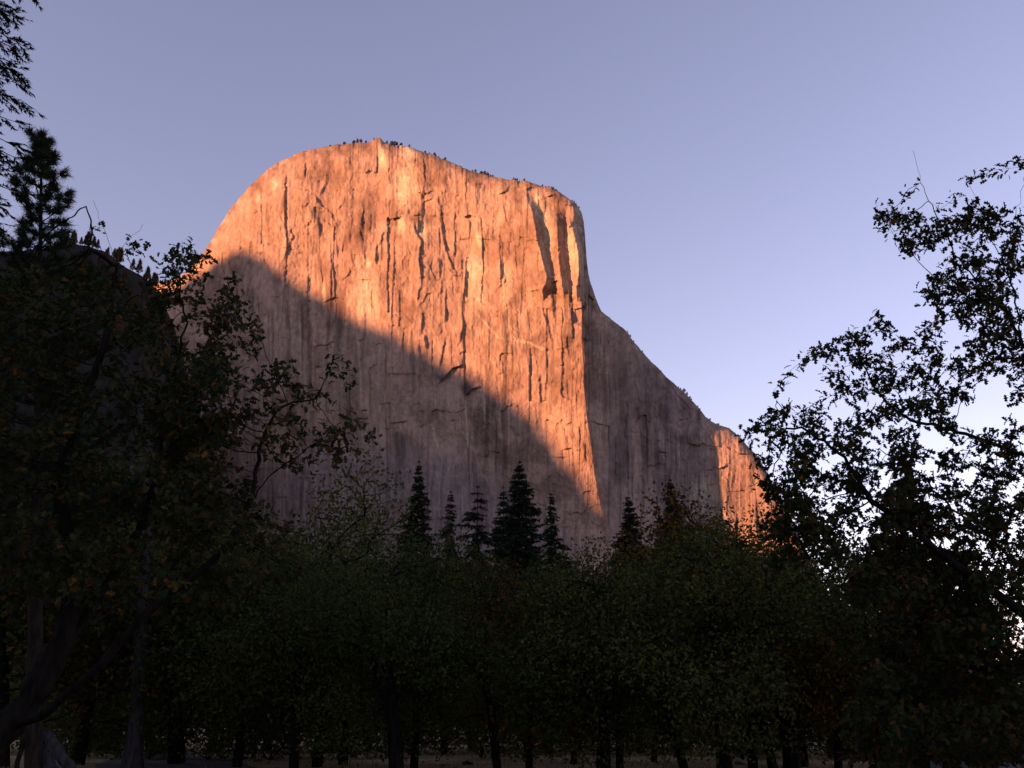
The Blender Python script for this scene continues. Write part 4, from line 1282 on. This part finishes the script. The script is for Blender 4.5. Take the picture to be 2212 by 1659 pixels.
def snag():
    rg = np.random.default_rng(91)
    b = ground_at(284, 1662)
    root = empty('dead_snag', (b[0], b[1], 0))
    top = at([325], [1115], b[1])[0] - b; top[2] = at([325], [1115], b[1])[0][2]
    z = np.linspace(0, 1, 26)
    pts = np.column_stack([top[0] * z + .05 * np.sin(z * 7), .05 * np.cos(z * 5), top[2] * z])
    rad = np.interp(z, [0, .03, .12, .6, 1], [.50, .42, .34, .27, .16])
    V, F = rough_tube(pts, rad, 12, rg, .08, 1.1)
    link('trunk', mesh_np('trunk', V, F, M_SNAG, True), root)
    for q, dx, dz, ln in ((.62, -1, .15, 1.3), (.75, 1, .4, .9), (.9, -.8, .5, .6), (.5, .9, -.1, .8), (.83, .7, .2, .5)):
        c = np.array([np.interp(q, z, pts[:, i]) for i in range(3)])
        d = np.array([dx, rg.uniform(-.5, .3), dz]); d /= np.linalg.norm(d)
        p = [c, c + d * ln * .5 + [0, 0, .04], c + d * ln + [0, 0, -.05]]
        V, F = rough_tube(p, [.06, .04, .02], 6, rg, .1)
        link('branch_stub', mesh_np('branch_stub', V, F, M_SNAG, True), root)
    tag(root, 'pale grey dead snag with a broken top, upright left of the meadow', 'dead tree')


snag()


def log_stub(name, a, b_, r0, r1, mat, label, cat, seed, jag=.25):
    rg = np.random.default_rng(seed)
    a = np.asarray(a); b_ = np.asarray(b_)
    z = np.linspace(0, 1, 9)
    pts = a + (b_ - a) * z[:, None] + rg.normal(0, .012, (9, 3))
    V, F = rough_tube(pts, np.interp(z, [0, 1], [r0, r1]), 9, rg, .14, jag)
    V = V - a
    o = link(name, mesh_np(name, V, F, mat, True))
    o.location = a
    tag(o, label, cat)
    return o


p0 = ground_at(172, 1690); p1 = at([104], [1590], p0[1] + .3)[0]
log_stub('fallen_log', p0, p1, .20, .15, M_BLEACH, 'bleached broken log propped under the leaning oak', 'log', 3)
p0 = ground_at(118, 1700) ; p1 = at([96], [1612], p0[1] + .5)[0]
log_stub('fallen_log', p0, p1, .24, .17, M_SNAG, 'short dark knotted log end beside the bleached one', 'log', 4, .1)
p0 = ground_at(20, 1712); p1 = at([52], [1600], p0[1] + .4)[0]
log_stub('fallen_branch', p0, p1, .10, .06, M_BARK, 'dark dead branch slanting to the ground at the left corner', 'branch', 5, .1)


def rock(px, py, r, label, seed):
    rg = np.random.default_rng(seed)
    bm = bmesh.new(); bmesh.ops.create_icosphere(bm, subdivisions=2, radius=1)
    for v in bm.verts:
        v.co *= 1 + .22 * rg.normal()
        v.co.z = max(v.co.z * .55, -.15)
        v.co.x *= 1.5
    me = bpy.data.meshes.new('stone'); bm.to_mesh(me); bm.free(); me.materials.append(M_STONE)
    o = link('stone', me); g = ground_at(px, py); o.location = (g[0], g[1], .05 * r); o.scale = (r, r, r); o.rotation_euler = (0, 0, rg.uniform(0, 6))
    tag(o, label, 'stone')


rock(527, 1640, .26, 'low dark stone in the dry grass right of the snag', 1)
rock(556, 1646, .20, 'smaller dark stone beside the low stone right of the snag', 2)
rock(690, 1641, .22, 'dark stone in the grass left of the forked trunk', 3)
rock(1010, 1652, .24, 'stone in the grass between the forked trunk and the straight trunk', 4)
rock(1600, 1652, .25, 'stone at the foot of the trees right of centre', 5)


# ------------------------------------------------------------------ path, road, grass, undergrowth
def patch(name, outline, z, mat, label, seed):
    rg = np.random.default_rng(seed)
    P = np.array([ground_at(x, y)[:2] for x, y in outline])
    Q = []
    for i in range(len(P)):
        a, b_ = P[i], P[(i + 1) % len(P)]
        for k in range(8):
            Q.append(a + (b_ - a) * k / 8 + rg.normal(0, .10, 2))
    c = np.mean(Q, 0)
    V = np.array([[*c, z]] + [[*q, z] for q in Q]); n = len(Q)
    F = np.stack([np.zeros(n, int), 1 + np.arange(n), 1 + (np.arange(n) + 1) % n], 1)
    tag(link(name, mesh_np(name, V, F, mat)), label, kind='structure')


patch('path', [(330, 1626), (400, 1628), (520, 1646), (640, 1690), (300, 1690), (200, 1655), (250, 1634)], .004, M_PATH, 'pale sandy bare patch beside the snag', 1)
patch('road', [(1930, 1622), (2080, 1616), (2330, 1612), (2600, 1640), (2400, 1700), (2020, 1690), (1900, 1650)], .004, M_ROAD, 'grey worn road at the lower right', 2)


def grass():
    rg = np.random.default_rng(5)
    n = 60000
    Y = 14 + 60 * rg.uniform(0, 1, n) ** 1.6
    X = rg.uniform(-.62, .62, n) * Y
    cl = fbm(X / 1.3, Y / 1.3, 3, 111)
    m = cl > -.12
    on = np.zeros(n, bool)
    zc = Y * CP - CAMZ * SP; u = X / zc * FPX + 1106; v = 829.5 + (CAMZ * CP + Y * SP) / zc * FPX
    on |= (u > 210) & (u < 600) & (v > 1630) & (v > 1626 + np.maximum(u - 400, 0) * .2)
    on |= (u > 1930) & (v > 1618)
    m &= ~on | (rg.random(n) < .04)
    X, Y, cl = X[m], Y[m], cl[m]; n = len(X)
    pos = np.column_stack([X, Y, np.zeros(n)])
    d = rg.normal(0, .38, (n, 3)); d[:, 2] = 1
    ln = .10 + .16 * np.clip(cl + .2, 0, 1) * rg.uniform(.6, 1.6, n) + .05 * rg.random(n)
    V, F = blades(pos, d, rg.normal(0, 1, (n, 3)), ln, np.full(n, .018) + .008 * rg.random(n), rg)
    tag(link('dry_grass', mesh_np('dry_grass', V, F, M_BLADE)), 'dry tan grass tufts of the meadow', kind='stuff')


grass()


def shrub(seed, w, h, n=2600):
    rg = np.random.default_rng(seed)
    root = empty('shrub')
    tb = Tubes()
    P = []
    for k in range(12):
        a = rg.uniform(0, 6.28); rr = w * rg.uniform(.2, 1); zt = h * rg.uniform(.15, .9)
        e = np.array([math.cos(a) * rr, math.sin(a) * rr * .7, zt])
        tb.add(np.array([e * 0, e * [.35, .35, .5], e]), np.array([.02, .014, .006]), 4)
        d = rg.normal(0, 1, (n // 12, 3)); d /= np.linalg.norm(d, axis=1, keepdims=True); d *= rg.uniform(0, 1, (n // 12, 1)) ** .4
        P.append(e + d * [w * .36, w * .36, h * .30])
    link('stems', tb.mesh('stems', M_BARK), root)['kind'] = 'stuff'
    P = np.concatenate(P); P = P[P[:, 2] > .05]
    T, Q = leaf_template(False)
    V, F = scatter(T, Q, P, frames(rg.normal(0, 1, P.shape), rg.normal(0, .6, P.shape) + [0, 0, 1]), rg.uniform(.12, .24, len(P)))
    link('foliage', mesh_np('foliage', V, clean_faces(F), M_MIDLEAF), root)['kind'] = 'stuff'
    return root


SHR = [shrub(1, 3.4, 4.2), shrub(2, 4.0, 3.4), shrub(3, 2.6, 5.0)]
sused = [False] * 3
rg_s = random.Random(9)
for k in range(44):
    i = k % 3
    px = -40 + 2300 * k / 43 + rg_s.uniform(-20, 20)
    Y = rg_s.uniform(52, 82)
    t = copy_tree(SHR[i]) if sused[i] else SHR[i]
    sused[i] = True
    t.location = (at([px], [1568], Y)[0][0], Y, 0)
    sc_ = rg_s.uniform(.9, 1.5)
    t.scale = (sc_ * 1.15, sc_, sc_)
    t.rotation_euler = (0, 0, rg_s.uniform(0, 6.28))
    tag(t, 'dark bush in the undergrowth behind the oak trunks', 'bush', 'bushes of the undergrowth behind the grove')


def sapling(px, py, h, label, seed):
    rg = np.random.default_rng(seed)
    g = ground_at(px, py)
    tb = Tubes()
    for k in range(5):
        d = rg.normal(0, .35, 2)
        e = np.array([d[0] * h, d[1] * h, h * rg.uniform(.6, 1)])
        c = np.array([e * 0, e * [.3, .3, .5] + rg.normal(0, .03, 3), e])
        tb.add(c, np.array([.016, .011, .004]), 4)
        for j in range(4):
            f = rg.uniform(.3, .9); p = c[1] * (1 - f) + e * f if f > .5 else c[1] * f * 2
            tb.add(np.array([p, p + rg.normal(0, .13, 3) + [0, 0, .1]]), np.array([.006, .003]), 3)
    o = link('sapling', tb.mesh('sapling', M_BARK)); o.location = g
    tag(o, label, 'sapling', 'bare saplings in the meadow')


sapling(672, 1640, .9, 'bare twiggy sapling in the grass right of the stones', 1)
sapling(735, 1648, 1.0, 'bare twiggy sapling just left of the forked trunk', 2)
sapling(618, 1632, .8, 'bare twiggy sapling midway between snag and forked trunk', 3)
sapling(1990, 1650, 1.1, 'bare twiggy sapling at the near end of the road', 4)
sapling(2140, 1652, 1.0, 'bare twiggy sapling at the lower right corner', 5)


# ------------------------------------------------------------------ little pines along the rim of the cliff
def rim_tree_mesh(seed, flat):
    rg = np.random.default_rng(seed)
    n = 420
    d = rg.normal(0, 1, (n, 3)); d /= np.linalg.norm(d, axis=1, keepdims=True)
    z = rg.uniform(.28, 1, n)
    w = (np.sin((z - .2) / .8 * math.pi) * .30 + .05) if flat else (1.05 - z) * .34
    P = np.column_stack([d[:, 0] * w, d[:, 1] * w, z])
    return blades(P, rg.normal(0, 1, (n, 3)), rg.normal(0, 1, (n, 3)), rg.uniform(.08, .2, n), rg.uniform(.04, .09, n), rg)


RT = []
for k in range(3):
    root = empty('rim_pine')
    tb = Tubes(); tb.add(np.array([(0, 0, -.1), (.01, 0, .5), (0, .01, .95)]), np.array([.035, .025, .008]), 4)
    link('trunk', tb.mesh('trunk', M_PINEBARK), root)
    V, F = rim_tree_mesh(k, k != 2)
    link('crown', mesh_np('crown', V, F, M_RIM), root)['kind'] = 'stuff'
    RT.append(root)
ru = [False] * 3
rr_ = random.Random(4)
spots = [(744, 7), (764, 9), (772, 11), (780, 9), (790, 7), (836, 8), (846, 11), (852, 12), (858, 9), (866, 7)]
spots += [(rr_.uniform(700, 900), rr_.uniform(3, 7)) for _ in range(12)] + [(min(1255, rr_.gauss(rr_.choice([925, 968, 1045, 1120, 1195, 1235]), 13)), rr_.uniform(2.5, 7)) for _ in range(44)]
spots += [(1039, 8), (1047, 9), (1053, 8), (1361, 6), (1478, 9), (1484, 8), (1490, 6)] + [(rr_.uniform(1300, 1560), rr_.uniform(2.5, 5)) for _ in range(16)]
for k, (x, hpx) in enumerate(spots):
    i = k % 3
    t = copy_tree(RT[i]) if ru[i] else RT[i]
    ru[i] = True
    j = int(np.argmin(np.abs(RIM_A - x)))
    p = RIM[j]
    hm = hpx * depth_scale(RIM_B[j], p[1]) * 1.05
    t.location = (p[0], p[1] + 1.0, p[2] - .1 * hm)
    t.scale = (hm * 1.1, hm * 1.1, hm)
    t.rotation_euler = (0, 0, rr_.uniform(0, 6.28))
    tag(t, 'tiny pine on the rim of the cliff against the sky', 'tree', 'little pines along the cliff rim')
for k in range(64):
    x = rr_.uniform(120, 345)
    t = copy_tree(RT[2])
    j = int(np.clip((x + 420) / 978 * 219, 0, 219))
    row = 0 if k < 26 else int(rr_.uniform(1, 26))
    p = SHOULDER_RIM[row][j]
    hm = rr_.uniform(10, 24)
    t.location = (p[0], p[1], p[2] - .1 * hm); t.scale = (hm * .8, hm * .8, hm)
    t.rotation_euler = (0, 0, rr_.uniform(0, 6.28))
    if row:
        tag(t, 'small pine on the dark hillside slope left of the cliff', 'tree', 'pines on the dark hillside slope')
    else:
        tag(t, 'tiny pine on the crest of the dark hillside at the left', 'tree', 'little pines on the hillside crest')
